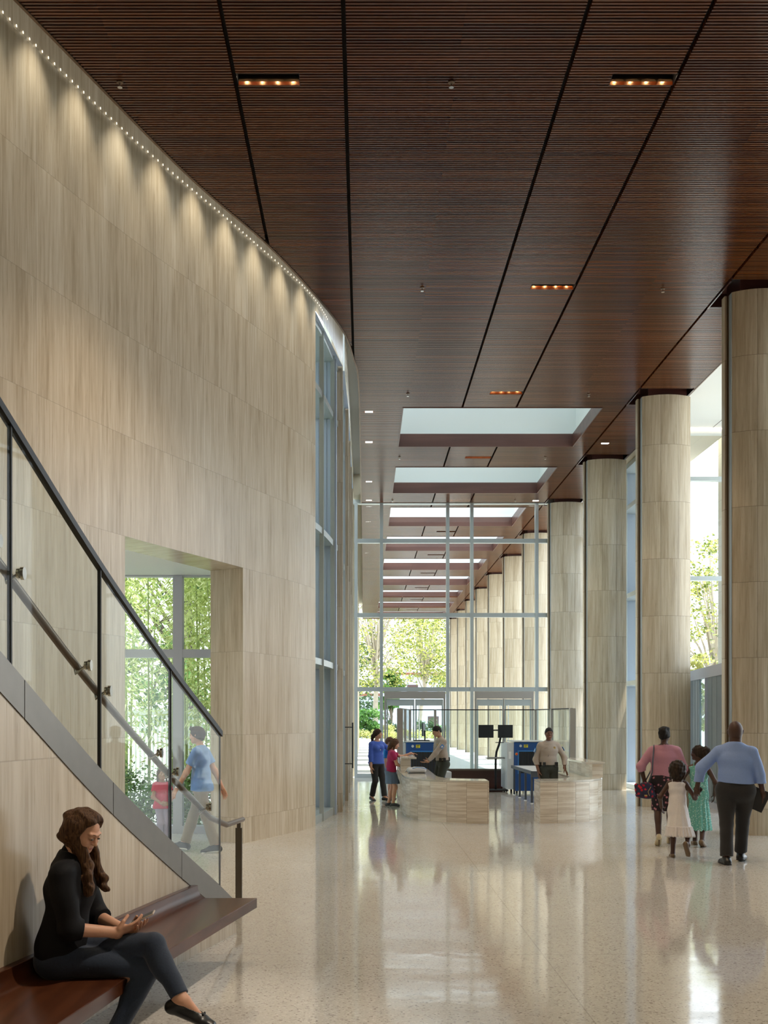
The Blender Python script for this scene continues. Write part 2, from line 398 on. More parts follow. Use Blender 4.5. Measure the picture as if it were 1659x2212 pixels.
# edge fascia along the curved slot and down the right side
b = MB(); pth = [(cex(y), y) for y in np.arange(4, 33.41, .35)]
b.strip(pth, ZC-.012, ZC+.32); b.strip([(x+.03, y) for x, y in pth], ZC-.012, ZC+.30)
for (x0, y0), (x1, y1) in zip(pth[:-1], pth[1:]): b.quad([(x0, y0, ZC-.012), (x0+.03, y0, ZC-.012), (x1+.03, y1, ZC-.012), (x1, y1, ZC-.012)])
b.box(XR-.02, XR, 4, CEND, ZC-.006, ZC+.2)
b.build('ceiling_edge', 'bronze', cl)
# light-tight roof above
b = MB(); b.box(-9, 8.6, -6, 17.1, 10.6, 10.8); b.box(-1.0, 8.6, 17.1, 22.9, 10.6, 10.8); b.box(-.9, .86, 22.9, 33.4, 10.6, 10.8); b.box(5.18, 8.6, 22.9, 33.4, 10.6, 10.8); b.box(.86, 5.18, 26.42, 28.6, 10.6, 10.8); b.box(.86, 5.18, 31.83, 33.4, 10.6, 10.8)
b.box(-.9, .86, 33.4, CEND, 9.6, 9.8); b.box(5.18, 7.4, 33.4, CEND, 9.6, 9.8)
e = [33.4] + [v for a in SKY[2:] for v in a] + [CEND]
for y0, y1 in zip(e[::2], e[1::2]): b.box(.86, 5.18, y0, y1, 9.6, 9.8)
b.box(7.0, 7.4, 33.5, CEND, ZC, 9.6); b.box(6.82, 7.4, 33.5, CEND, ZC, ZC+.05)
b.box(6.9, 8.6, 25.1, 33.4, ZC+.07, 10.6)
struct(b.build('ceiling_roof', 'soffit_beige'))
# skylights
for k, (y0, y1) in enumerate(SKY):
    t = thing('skylight', ('wood-framed skylight with pale glass made to glow in place of daylight, %s in the lobby ceiling' % ('larger and nearer one' if k == 0 else 'second one towards the glass wall')) if k < 2 else
              'open timber-framed skylight well over the arcade, %s beyond the glass wall' % ('first second third fourth fifth sixth seventh eighth'.split()[k-2]), 'skylight', (SKX[0], y0, ZC), group='skylights in the timber ceiling')
    t['kind'] = 'structure'
    W, D = SKX[1]-SKX[0], y1-y0
    b = MB()
    for (x0, x1, a, c) in ((-.02, 0, -.02, D+.02), (W, W+.02, -.02, D+.02), (0, W, -.02, 0), (0, W, D, D+.02)): b.box(x0, x1, a, c, -.01, .31)
    b.build('fascia', 'fascia_wood', t)
    b = MB(); zt = 1.0 if k >= 2 else 1.15
    i = .10
    for (x0, x1, a, c) in ((-i-.05, -i, -i, D+i), (W+i, W+i+.05, -i, D+i), (-i, W+i, -i-.05, -i), (-i, W+i, D+i, D+i+.05)): b.box(x0, x1, a, c, .31, zt)
    for (x0, x1, a, c) in ((-i, 0, -i, D+i), (W, W+i, -i, D+i), (0, W, -i, 0), (0, W, D, D+i)): b.box(x0, x1, a, c, .31, .33)
    b.build('well', 'white_paint', t)
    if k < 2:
        b = MB(); b.box(-i, W+i, -i, D+i, zt, zt+.02); b.build('glass_panel', 'skylight_glow', t)  # pane glows by itself, standing in for sky light

# big curved travertine wall
TOPW = 9.5
b = MB(); u = 0
def wl(y0, y1, z0, z1):
    p = wpath(y0, y1); b.strip(p, z0, z1, u0=wu(y0))
wl(0, 12.89, 0, TOPW); wl(12.89, 15.56, 4.03, TOPW); wl(15.56, 18.08, 0, TOPW); wl(18.08, 20.9, 8.75, TOPW)
PIERS = [(20.9, 21.12)] + [(21.12+2.72*k-.1, 21.12+2.72*k+.25) for k in range(1, 5)]
for k, (a, c) in enumerate(PIERS):
    b.box(wx(a)-.22, wx(a), a, c, 0, TOPW, skip='tb')
wl(21.12, 33.4, 8.75, TOPW)
# return of the wall at the window bay and at the opening
b.quad([(-2.3, 18.08, 0), (wx(18.08), 18.08, 0), (wx(18.08), 18.08, TOPW), (-2.3, 18.08, TOPW)][::-1], [(0, 0), (1.5, 0), (1.5, TOPW), (0, TOPW)][::-1])
# opening reveals: far jamb, soffit, near jamb, back of wall
jf = (-1.766, 15.56); jb = (-2.285, 15.88); nf = (wx(12.89), 12.89); nb = (nf[0]-.55, 13.15)
b.quad([(jb[0], jb[1], 0), (jf[0], jf[1], 0), (jf[0], jf[1], 4.03), (jb[0], jb[1], 4.03)], [(.55, 0), (1.15, 0), (1.15, 4.03), (.55, 4.03)])
b.quad([(nf[0], nf[1], 0), (nb[0], nb[1], 0), (nb[0], nb[1], 4.03), (nf[0], nf[1], 4.03)], [(0, 0), (.6, 0), (.6, 4.03), (0, 4.03)])
pp = wpath(12.89, 15.56)
for (x0, y0), (x1, y1) in zip(pp[:-1], pp[1:]):
    f0, f1 = (y0-12.89)/2.67, (y1-12.89)/2.67
    B0 = (nb[0]+(jb[0]-nb[0])*f0, nb[1]+(jb[1]-nb[1])*f0); B1 = (nb[0]+(jb[0]-nb[0])*f1, nb[1]+(jb[1]-nb[1])*f1)
    b.quad([(x0, y0, 4.03), (x1, y1, 4.03), (B1[0], B1[1], 4.03), (B0[0], B0[1], 4.03)], [(y0, 0), (y1, 0), (y1, .6), (y0, .6)])
wl_ = struct(b.build('wall_left', 'travertine_wall'))
b = MB()
pth2 = wpath(4, 33.4, .5)
for (x0, y0), (x1, y1) in zip(pth2[:-1], pth2[1:]): b.quad([(x0-.1, y0, TOPW), (cex(y0)+.1, y0, TOPW), (cex(y1)+.1, y1, TOPW), (x1-.1, y1, TOPW)])
struct(b.build('ceiling_slot', 'white_paint'))
# passage behind the opening: ceiling, wall_corridor and garden window
b = MB(); b.quad([(-7, 12.5, 4.11), (-3.25, 12.75, 4.11), (jb[0]+.10, 15.75, 4.11), (jb[0]+.2, 17.1, 4.11), (-7, 17.1, 4.11)])
b.box(-2.1, -1.9, 15.9, 17.1, 0, 4.2); b.box(-7.2, -7, 12, 17.1, 0, 4.2)
struct(b.build('ceiling_passage', 'white_paint'))
WY = 17.0
b = MB(); b.box(-7, -2.1, WY-.06, WY+.12, 4.09, 4.12); b.box(-7, -2.1, WY-.08, WY+.12, 0, .12)
for x in (-6.3, -4.6, -2.96): b.box(x-.075, x+.075, WY-.08, WY+.1, .12, 4.10)
b.box(-7, -2.1, WY-.07, WY+.09, 2.80, 2.93)
wn = struct(b.build('window_1', 'alu_lilac'))
b = MB(); b.quad([(-7, WY, .12), (-2.1, WY, .12), (-2.1, WY, 4.1), (-7, WY, 4.1)]); b.build('pane', 'glass', wn)
# tall window bays in the left wall
def bay(n, y0, y1, depth, verts):
    b = MB(); off = -.09
    P = wpath(y0, y1, .3, off)
    for y in verts: b.box(wx(y)+off-.06, wx(y)+off+.02, y-.035, y+.035, 0, 8.75)
    for z, h in ((.0, .14), (2.78, .11), (5.12, .11), (7.55, .11), (8.64, .11)):
        for (xa, ya), (xb, yb) in zip(P[:-1], P[1:]):
            b.quad([(xa, ya, z), (xb, yb, z), (xb, yb, z+h), (xa, ya, z+h)], None)
            b.quad([(xa, ya, z), (xa-depth, ya, z), (xb-depth, yb, z), (xb, yb, z)]); b.quad([(xa, ya, z+h), (xb, yb, z+h), (xb-depth, yb, z+h), (xa-depth, ya, z+h)])
    w_ = struct(b.build('window_%d' % n, 'alu'))
    b = MB(); b.quad([(wx(y1)-1.4, y1-.55, 0), (wx(y1)+off-.02, y1-.55, 0), (wx(y1)+off-.02, y1-.55, 8.7), (wx(y1)-1.4, y1-.55, 8.7)])
    b.quad([(wx(y1)+off-.02, y1-.55, 0), (wx(y1)+off-.02, y1, 0), (wx(y1)+off-.02, y1, 8.7), (wx(y1)+off-.02, y1-.55, 8.7)])
    for k in range(1, 6): b.box(wx(y1)-.15*k-.004, wx(y1)-.15*k+.004, y1-.558, y1-.55, .14, 8.7)
    b.quad([(wx(y0)-2.0, y0, 8.74), (wx(y0), y0, 8.74), (wx(y1), y1, 8.74), (wx(y1)-2.0, y1, 8.74)])
    b.build('side_panel', 'blue_panel', w_)
    b = MB(); b.strip([(x-depth, y) for x, y in P], .1, 8.7); b.build('pane', 'glass', w_)
bay(2, 18.10, 20.88, .55, (19.0, 20.3))
for k in range(4):
    a = PIERS[k][1]+.02; c = PIERS[k+1][0]-.02; bay(3+k, a, c, .30, ((a+c)/2, c-.05))

# end glass wall across the hall
YG = 33.4
b = MB(); s = FPX/YG
def X(px): return (px-CX0)/s
def Z(py): return CAMZ-(py-CY0)/s
for px in (769, 824, 967, 1019, 1159, 1187): b.box(X(px)-.05, X(px)+.05, YG-.09, YG+.09, 0, ZC)
for py in (1169, 1329, 1489): b.box(X(765), X(1187), YG-.07, YG+.07, Z(py)-.065, Z(py)+.065)
for x0, x1 in ((769, 824), (967, 1019), (1159, 1187)): b.box(X(x0), X(x1), YG-.07, YG+.07, 0, .13)
b.box(-.4, 6.9, YG-.1, YG+.1, ZC-.02, ZC+.1)
gw = struct(b.build('window_7', 'alu'))
b = MB()
def pane(x0, x1, z0, z1): b.quad([(x0, YG, z0), (x1, YG, z0), (x1, YG, z1), (x0, YG, z1)])
pane(X(765), X(1187), 2.8, ZC); pane(X(769), X(824), .1, 2.8); pane(X(967), X(1019), .1, 2.8); pane(X(1159), X(1187), .1, 2.8)
b.build('pane', 'glass', gw)
b = MB(); b.box(-.4, 6.9, YG-.08, YG+.08, ZC+.1, 10.6); struct(b.build('wall_end', 'soffit_beige'))
for n, (xa, xb) in ((1, (830, 962)), (2, (1025, 1152))):
    x0, x1 = X(xa), X(xb)
    t = bpy.data.objects.new('door_%d' % n, None); COL.objects.link(t); t.location = ((x0+x1)/2, YG, 0); t['kind'] = 'structure'
    h = (x1-x0)/2
    b = MB(); b.box(-h, h, -.1, .1, 2.48, 2.70); b.box(-h, -h+.06, -.06, .06, 0, 2.48); b.box(h-.06, h, -.06, .06, 0, 2.48); b.build('door_frame', 'steel_light', t)
    for sgn in (-1, 1):
        a, c = (-h+.07, -.015) if sgn < 0 else (.015, h-.07)
        b = MB(); b.box(a, c, -.025, .025, 2.26, 2.46); b.box(a, c, -.025, .025, .02, .24)
        b.box(a, a+.045, -.02, .02, .24, 2.26); b.box(c-.045, c, -.02, .02, .24, 2.26); lf = b.build('leaf', 'alu', t)
        b = MB(); b.quad([(a, 0, .2), (c, 0, .2), (c, 0, 2.3), (a, 0, 2.3)]); b.build('pane', 'glass', lf)
        b = MB(); hx = -.13 if sgn < 0 else .13
        b.tube([(hx, -.075, .35), (hx, -.075, 2.28)], .016); b.tube([(hx, -.075, .5), (hx, 0, .5)], .01, 8); b.tube([(hx, -.075, 2.1), (hx, 0, 2.1)], .01, 8)
        b.build('pull_handle', 'bright_steel', lf, smooth=True)

# right side: facade along the hall, side bay with its own end window
FX = 7.05
def facade(n, y0, y1, mull, side=True):
    b = MB()
    for y in mull: b.box(FX-.04, FX+.10, y-.035, y+.035, 0, ZC+.1)
    for z in (0.0, 2.72, 5.05, 7.40, 8.5): b.box(FX-.03, FX+.5, y0, y1, z, z+.12)
    w_ = struct(b.build('window_%d' % n, 'alu'))
    b = MB(); b.quad([(FX+.45, y0, 0), (FX+.45, y1, 0), (FX+.45, y1, ZC), (FX+.45, y0, ZC)]); b.build('pane', 'glass', w_)
    b = MB()
    for y in mull[1:]:
        b.box(FX-.01, FX+.52, y+.04, y+.10, .12, ZC)
    b.build('side_panel', 'blue_panel', w_)
facade(8, 25.1, 33.3, [25.1, 26.8, 28.9, 30.6, 32.3])
YB = 24.9; sb = FPX/YB
b = MB(); XA = FX
for x in (7.06, 9.4, 11.6): b.box(x-.04, x+.04, YB-.08, YB+.08, 2.6, ZC)
for py in (1035.5, 1250): z = CAMZ-(py-CY0)/sb; b.box(XA, 12, YB-.08, YB+.08, z-.05, z+.05)
b.box(XA, 12, YB-.08, YB+.08, 0, .1)
w9 = struct(b.build('window_9', 'alu'))
b = MB(); b.quad([(XA, YB, 0), (12, YB, 0), (12, YB, ZC), (XA, YB, ZC)]); b.build('pane', 'glass', w9)
b = MB(); b.box(XA-.2, 12, YB-.12, YB+.1, ZC-.12, ZC+.05); struct(b.build('trim_1', 'white_paint'))
b = MB(); b.box(XA, 12, YB-.16, YB-.125, ZC-.03, ZC+.02); struct(b.build('trim_2', 'cove_warm'), 'thin warm glowing light strip at the edge of the white ceiling')
b = MB(); b.box(XR, 12, -6, YB, ZC, ZC+.15)
sd = struct(b.build('ceiling_side', 'white_paint'))
b = MB()
for y in (14.2, 17.0, 19.8, 22.6): b.box(7.6, 12, y-.012, y+.012, ZC-.004, ZC+.001)
b.box(8.10, 8.11, 4, YB, ZC-.004, ZC+.001)
b.build('ceiling_joint', 'gap_dark', sd)
b = MB(); b.box(7.05, 12, 25.0, 33.4, ZC+.0, ZC+.05); b.v = [(x if x < 8.6 else 8.6, y, z) for x, y, z in b.v]; struct(b.build('ceiling_soffit', 'soffit_beige'))
b = MB(); b.box(9.25, 9.8, 25.2, 27.8, 0, 11); struct(b.build('wall_outside', 'pale_stone'))
# outer facade of the side bay (lets daylight in from the right)
b = MB()
for y in np.arange(13, 25, 2.7): b.box(11.95, 12.1, y-.05, y+.05, 0, ZC)
for z in (0, 2.7, 5.4, 8.4): b.box(11.97, 12.08, 13, YB, z, z+.1)
w10 = struct(b.build('window_10', 'alu'))
b = MB(); b.quad([(12.02, 13, 0), (12.02, YB, 0), (12.02, YB, ZC), (12.02, 13, ZC)]); b.build('pane', 'glass', w10)
# slanted vestibule of grey panels in the side bay
pA, pB = Vector((7.56, 24.65, 0)), Vector((7.05, 20.6, 0)); d = pB-pA; L = d.length; ang = math.atan2(d.y, d.x)
t = thing('entrance_vestibule', 'dark blue-grey panelled entrance vestibule between the columns on the right', 'vestibule', pA, ang)
b = MB(); b.box(0, L, -.05, .05, 2.70, 2.93); b.box(0, L, -.08, .06, 0, .12); 
for x in (0, L*.5, L-.04): b.box(x, x+.05, -.06, .05, .12, 2.7)
b.build('frame', 'alu_lilac', t)
b = MB(); b.box(.05, L*.30, -.02, .02, .12, 2.7)
for k in range(1, 4): b.box(.05+L*.08*k, .056+L*.08*k, -.024, -.02, .12, 2.7)
b.build('side_panel', 'grey_panel', t)
b = MB(); b.box(L*.52, L, -.02, .02, .12, 2.7)
for k in range(1, 4): b.box(L*(.52+.12*k), L*(.52+.12*k)+.006, -.024, -.02, .12, 2.7)
b.build('side_panel', 'grey_panel', t)
b = MB(); b.box(L*.30, L*.5, -.01, .01, .12, 2.7); b.build('pane', 'tinted_glass', t)
# wall and floor behind the camera close the room
b = MB(); b.box(11.9, 12.2, -6, 13, 0, 10.6); b.box(-14, 13, -6.2, -6, 0, 10.6); b.box(-14, -7, 0, .1, 0, 10.6); struct(b.build('wall_back', 'travertine_wall'))  # solid right side added out of view to keep the near end dark

# ------------------------------------------------------------------ columns
def col_poly():
    hw, sag, dep = .505, .17, .78; pts = []
    R = (hw*hw+sag*sag)/(2*sag)
    a = math.asin(hw/R)
    for i in range(17):
        t = -a+2*a*i/16; pts.append((R*math.sin(t), R-R*math.cos(t)))
    n = [(x, dep-y) for x, y in reversed(pts)]
    return pts+n
POLY = col_poly()
ZCOL = 8.54
def make_column():
    t = thing('column', '', 'column')
    b = MB(); b.prism(POLY, 0, ZCOL, u0=0.0); b.build('shaft', 'travertine_column', t)
    b = MB(); b.box(-.565, -.535, .32, .46, 0, ZCOL); b.build('side_fin', 'travertine_column', t)
    b = MB(); b.box(-.536, -.500, .29, .49, 0.0, ZCOL-.01); b.build('shadow_gap', 'bronze', t)
    b = MB(); b.box(-.512, -.503, .165, .61, 0.0, ZCOL-.01); b.build('edge_strip', 'alu', t)
    b = MB(); b.box(-.62, .46, -.15, .94, ZCOL+.28, ZCOL+.30); b.box(-.64, -.62, -.16, .95, ZCOL+.04, ZCOL+.30); b.box(.46, .48, -.16, .95, ZCOL+.04, ZCOL+.30)
    b.box(-.62, .46, .93, .95, ZCOL+.06, ZCOL+.30); b.box(-.62, .46, -.16, -.14, ZCOL+.09, ZCOL+.30); b.box(-.40, .40, .08, .70, ZCOL, ZCOL+.28); b.build('capital_recess', 'mahogany', t)
    return t
ct = make_column()
names = ['travertine column cut by the right edge of the picture', 'second travertine column, behind the walking family', 'third travertine column, just right of the curved counters', 'fourth travertine column, closest to the end glass wall']
ordn = 'first second third fourth fifth sixth seventh'.split()
for k, y in enumerate(COLY):
    o = ct if k == 0 else copy_tree(ct)
    o.location = (6.30, y, 0)
    o['label'] = names[k] if k < 4 else 'sunlit travertine arcade column outdoors, %s beyond the glass wall' % ordn[k-4]
    o['group'] = 'columns inside the lobby' if k < 4 else 'arcade columns beyond the glass wall'

# ------------------------------------------------------------------ ceiling fittings
def downlight(x0, x1, y, label, live):
    W = x1-x0; D = .22
    t = thing('recessed_light', label, 'ceiling light', (x0, y, ZC), group='four-lamp recessed lights')
    b = MB(); b.box(0, W, 0, .004, 0, .24); b.box(0, .004, 0, D, 0, .24); b.box(W-.004, W, 0, D, 0, .24); b.box(0, W, 0, D, .24, .245); b.build('housing', 'gap_dark', t)
    b = MB(); b.box(0, W, D-.004, D, .038, .24); b.box(.01, W-.01, D*.62, D*.66, .09, .22); b.build('baffle', 'gap_dark', t)
    b = MB(); b.box(0, W, D-.012, D-.003, -.0, .038); b.build('wood_lip', 'slat_wood', t)
    for i in range(4):
        x = W*(i+.5)/4
        b = MB(); b.lathe([(.028, .0), (.032, .02)], (x, .06, .20), 12); b.lathe([(0, .019), (.028, .019)], (x, .06, .20), 12); b.build('lamp', 'lamp_glow', t)
        if live:
            lamp('lamp_spot', 'SPOT', (x0+x, y+.085, ZC+.07), 60, (1, .78, .54), aim=(0, .0, -1), spot_size=1.7, spot_blend=.7, shadow_soft_size=.02)
            lamp('lip_fill_spot', 'SPOT', (x0+x, y+.10, ZC+.10), 1.3, (1, .50, .18), aim=(0, 1, -.62), spot_size=1.25, spot_blend=.25, shadow_soft_size=.004)  # extra spot added only to light the wood lip
for k, (x0, x1, y) in enumerate(LIGHTS):
    lb = {0: 'four-lamp recessed ceiling light at the upper right', 11: 'four-lamp recessed ceiling light at the upper left', 1: 'second recessed light on the right row, above the mid hall', 2: 'recessed light just before the larger skylight',
          3: 'recessed light between the two lobby skylights', 4: 'recessed light just before the end glass wall'}.get(k) or ('four-lamp recessed ceiling light nearest the bench' if k == 12 else '') or 'small recessed light in the arcade ceiling, %s beyond the glass wall' % ordn[k-5]
    downlight(x0, x1, y, lb, k < 5 or k > 10)
sp_lab = ['square white downlight along the left ceiling edge, nearest of four', 'square white downlight along the left ceiling edge beside the larger skylight', 'square white downlight left of the smaller skylight', 'square white downlight at the left end of the glass wall head', 'square white downlight between columns and larger skylight', 'square white downlight near the fourth column top']
for (x, y), lb in zip(CEILSPOT, sp_lab):
    b = MB(); b.box(-.085, .085, -.055, .055, 0, .02); o = b.build('square_downlight', 'lamp_white'); o.location = (x, y, ZC+.002); tag(o, lb, 'ceiling light', 'square white downlights')
SPR = [((259, 177), 'upper left near the curved wall'), ((975, 177), 'top centre between two light fittings'), ((912, 621), 'mid ceiling left of a recessed light'), ((1432, 623), 'mid ceiling before the first column'), ((881, 850), 'just left before the larger skylight'), ((1272, 851), 'just right before the larger skylight'), ((863, 987), 'between skylights on the left'), ((1178, 987), 'between skylights on the right'), ((848, 1080), 'beyond the smaller skylight, left'), ((1113, 1080), 'beyond the smaller skylight, right')]
for (px, py), lb in SPR:
    Y = 15640/(CY0-py); p = at(px, py, Y)
    t = thing('sprinkler', 'small pendent ceiling sprinkler, ' + lb, 'sprinkler', (p.x, Y, ZC), group='ceiling sprinklers')
    b = MB(); b.lathe([(.0, .0), (.035, 0), (.035, .012), (.02, .018), (0, .018)], (0, 0, -.012), 16); b.build('escutcheon', 'bronze', t)
    b = MB(); b.tube([(0, 0, 0), (0, 0, -.05)], .009, 8); b.lathe([(0, 0), (.026, 0), (.026, .006), (0, .006)], (0, 0, -.06), 14); b.build('deflector', 'bright_steel', t)
# cove lights in the slot above the curved wall
b = MB()
for y in np.arange(8.5, 19, .105):
    a = wx(y)+.012; b.box(a-.002, a+.006, y-.008, y+.008, 8.91, 8.93)
st = b.build('cove_light_strip', 'dot_led'); tag(st, 'row of tiny warm light dots high along the curved travertine wall', 'light strip')
for k, y in enumerate(np.arange(7.2, 18.2, .78)):
    lamp('cove_spot', 'SPOT', (wx(y)+.36, y, 9.4), 50, (1, .93, .76), aim=(-.13, .0, -1), spot_size=1.0, spot_blend=1.0, shadow_soft_size=.03)

# same fitting of the row just above the bench, out of the photograph's frame
lamp('lamp_spot', 'SPOT', (2.95, 5.89, 8.61), 560, (1, .88, .74), aim=(-4.3, -.3, -7.6), spot_size=.55, spot_blend=.6, shadow_soft_size=.06)
# ------------------------------------------------------------------ staircase
SP = [(-.99, 9.35), (-1.155, 8.68), (-1.386, 7.72), (-1.611, 6.57), (-1.809, 5.50), (-2.0, 4.4), (-2.2, 3.0), (-2.35, 1.2), (-2.4, 0)]
ST = [(9.35, .06), (8.68, .438), (7.72, .921), (6.57, 1.489), (5.50, 2.078), (4.4, 2.67), (3.0, 3.40), (1.2, 4.35), (0, 5.0)]
spp = spline([(x, y, 0) for x, y in SP], 8); syy = np.array([p.y for p in spp])[::-1]; sxx = np.array([p.x for p in spp])[::-1]
def sxo(y): return float(np.interp(y, syy, sxx))
tz = spline([(y, z, 0) for y, z in ST], 8); ty = np.array([p.x for p in tz])[::-1]; tzz = np.array([p.y for p in tz])[::-1]
def stz(y): return float(np.interp(y, ty, tzz))
def yforpx(px):
    for y in np.arange(9.4, 2, -.005):
        if CX0+FPX*sxo(y)/y <= px: return y
    return 2
stair = thing('staircase', 'curved staircase with dark steel stringer and frameless glass guard rising at left', 'staircase')
def sweep(ya, yb, z0f, z1f, off0, off1, step=.12):
    """plate following the stair curve, from offset off0 to off1 across, z0f..z1f high"""
    b = MB(); n = max(2, int(abs(yb-ya)/step)); Y = [ya+(yb-ya)*i/n for i in range(n+1)]
    for i in range(n):
        a, c = Y[i], Y[i+1]; xa, xc = sxo(a), sxo(c)
        A = [(xa+off1, a, z0f(a)), (xa+off1, a, z1f(a)), (xa+off0, a, z1f(a)), (xa+off0, a, z0f(a))]
        C = [(xc+off1, c, z0f(c)), (xc+off1, c, z1f(c)), (xc+off0, c, z1f(c)), (xc+off0, c, z0f(c))]
        for k in range(4):
            k2 = (k+1) % 4; b.quad([A[k], A[k2], C[k2], C[k]], [(a, A[k][2]), (a, A[k2][2]), (c, C[k2][2]), (c, C[k][2])])
        if i == 0: b.quad([A[0], A[3], A[2], A[1]])
        if i == n-1: b.quad(C)
    return b
SB = .205
seams = [9.16, yforpx(393), yforpx(245), yforpx(54), 3.4, 1.2, .2]
for i in range(len(seams)-1):
    sweep(seams[i]-(.004 if i else 0), seams[i+1]+.004, lambda y: max(.12 if y > 9 else 0, stz(y)-SB), stz, -.006, .0).build('stringer', 'steel', stair)
# travertine side wall under the stringer
sw = sweep(9.02, .2, lambda y: 0.0, lambda y: max(.02, stz(y)-SB+.02), -.20, -.0065)
sw.build('side_wall', 'travertine_wall', stair)
# steps
NST = 32; run = .29
for i in range(24):
    y1 = 9.05-run*i; y0 = y1-run; z = max(.15, stz((y0+y1)/2)-.22)
    if y0 < .6: break
    b = MB(); b.box(sxo(y1)-2.0, sxo(y0)-.21, y0-.02, y1, 0 if i < 1 else z-.35, z)
    b.build('step', 'travertine_top', stair)
sweep(9.05, .6, lambda y: max(.0, stz(y)-.5), stz, -2.05, -2.03).build('wall_stringer', 'steel', stair)
# glass guard, cap and handrail
GJ = [yforpx(480), yforpx(373), yforpx(222), yforpx(30), 4.45, 3.3]
for i in range(5):
    sweep(GJ[i]-.006, GJ[i+1]+.006, lambda y: stz(y)-.02, lambda y: stz(y)+1.245, -.026, -.014).build('glass_panel', 'guard_glass', stair)
    if i: sweep(GJ[i]-.007, GJ[i]+.007, lambda y: stz(y)-.0, lambda y: stz(y)+1.245, -.030, -.010, .02).build('glass_joint', 'black', stair)
sweep(GJ[0]+.004, GJ[0]-.004, lambda y: stz(y)-.0, lambda y: stz(y)+1.245, -.026, -.013, .02).build('glass_edge', 'steel', stair)
sweep(GJ[0]+.02, 3.3, lambda y: stz(y)+1.24, lambda y: stz(y)+1.285, -.038, -.002).build('guard_cap', 'dark_metal', stair)
HR = [Vector((sxo(y)-.095, y, stz(y)+.56)) for y in np.arange(3.4, 8.75, .15)]
yb = 9.24
hp = HR + [Vector((-1.19, 9.22, .895))]
b = MB(); b.tube(hp, .024, 12); b.tube([(-1.19, 9.22, .895), (-1.135, 9.98, .872)], .024, 12); b.sphere((-1.19, 9.22, .895), .024, 10, 6)
b.build('handrail', 'bronze_rail', stair, smooth=True) if 'bronze_rail' in MAT else b.build('handrail', 'steel', stair, smooth=True)
b = MB(); b.box(-1.180, -1.146, 9.90, 9.93, .0, .865); b.box(-1.193, -1.133, 9.895, 9.935, 0, .80); b.build('rail_post', 'steel', stair)
for px in (3, 54, 198, 241, 352, 387, 457):
    y = yforpx(px); x = sxo(y); z = stz(y)+.56
    b = MB()
    b.T = Matrix.Translation((x-.02, y, z)) @ Matrix.Rotation(PI/2, 4, 'Y')
    b.lathe([(0, -.004), (.034, -.004), (.034, .014), (0, .014)], (0, 0, .006), 20); b.lathe([(0, -.02), (.026, -.02), (.026, -.008)], (0, 0, 0), 20)
    b.T = Matrix.Identity(4); b.tube([(x-.03, y, z), (x-.10, y, z-.05), (x-.10, y, z-.02)], .009, 8)
    b.build('rail_bracket', 'bright_steel', stair, smooth=True)

# ------------------------------------------------------------------ bench
FE = [(-.812, 8.09), (-1.153, 6.25), (-1.235, 5.67), (-1.36, 4.746), (-1.52, 3.6), (-1.68, 2.4)]
fe = spline([(x, y, 0) for x, y in FE], 8); fy = np.array([p.y for p in fe])[::-1]; fx = np.array([p.x for p in fe])[::-1]
b = MB(); Ys = list(np.arange(2.4, 8.09, .15)) + [8.09]
def bprof(y):
    xf = float(np.interp(y, fy, fx)); xw = sxo(y)-.026; H = .45
    P = [(xw, H-.0725), (xf, H-.0725), (xf, H-.004), (xf-.004, H)]
    P.append((xw+.130, H))
    for k in range(1, 7):
        t = k/6*PI/2; P.append((xw+.130-.064*math.sin(t), H+.095*(1-math.cos(t))))
    P += [(xw+.062, H+.098), (xw, H+.098)]
    return [(x, y, z) for x, z in P]
R = [bprof(y) for y in Ys]
for i in range(len(R)-1):
    n = len(R[i])
    for k in range(n):
        k2 = (k+1) % n; b.quad([R[i][k], R[i][k2], R[i+1][k2], R[i+1][k]][::-1])
b.quad(R[0]); b.quad(R[-1][::-1])
bench = b.build('bench', 'bench_wood', smooth=True); bench.data.set_sharp_from_angle(angle=.6)
tag(bench, 'long polished dark wood bench cantilevered from the travertine stair wall', 'bench')

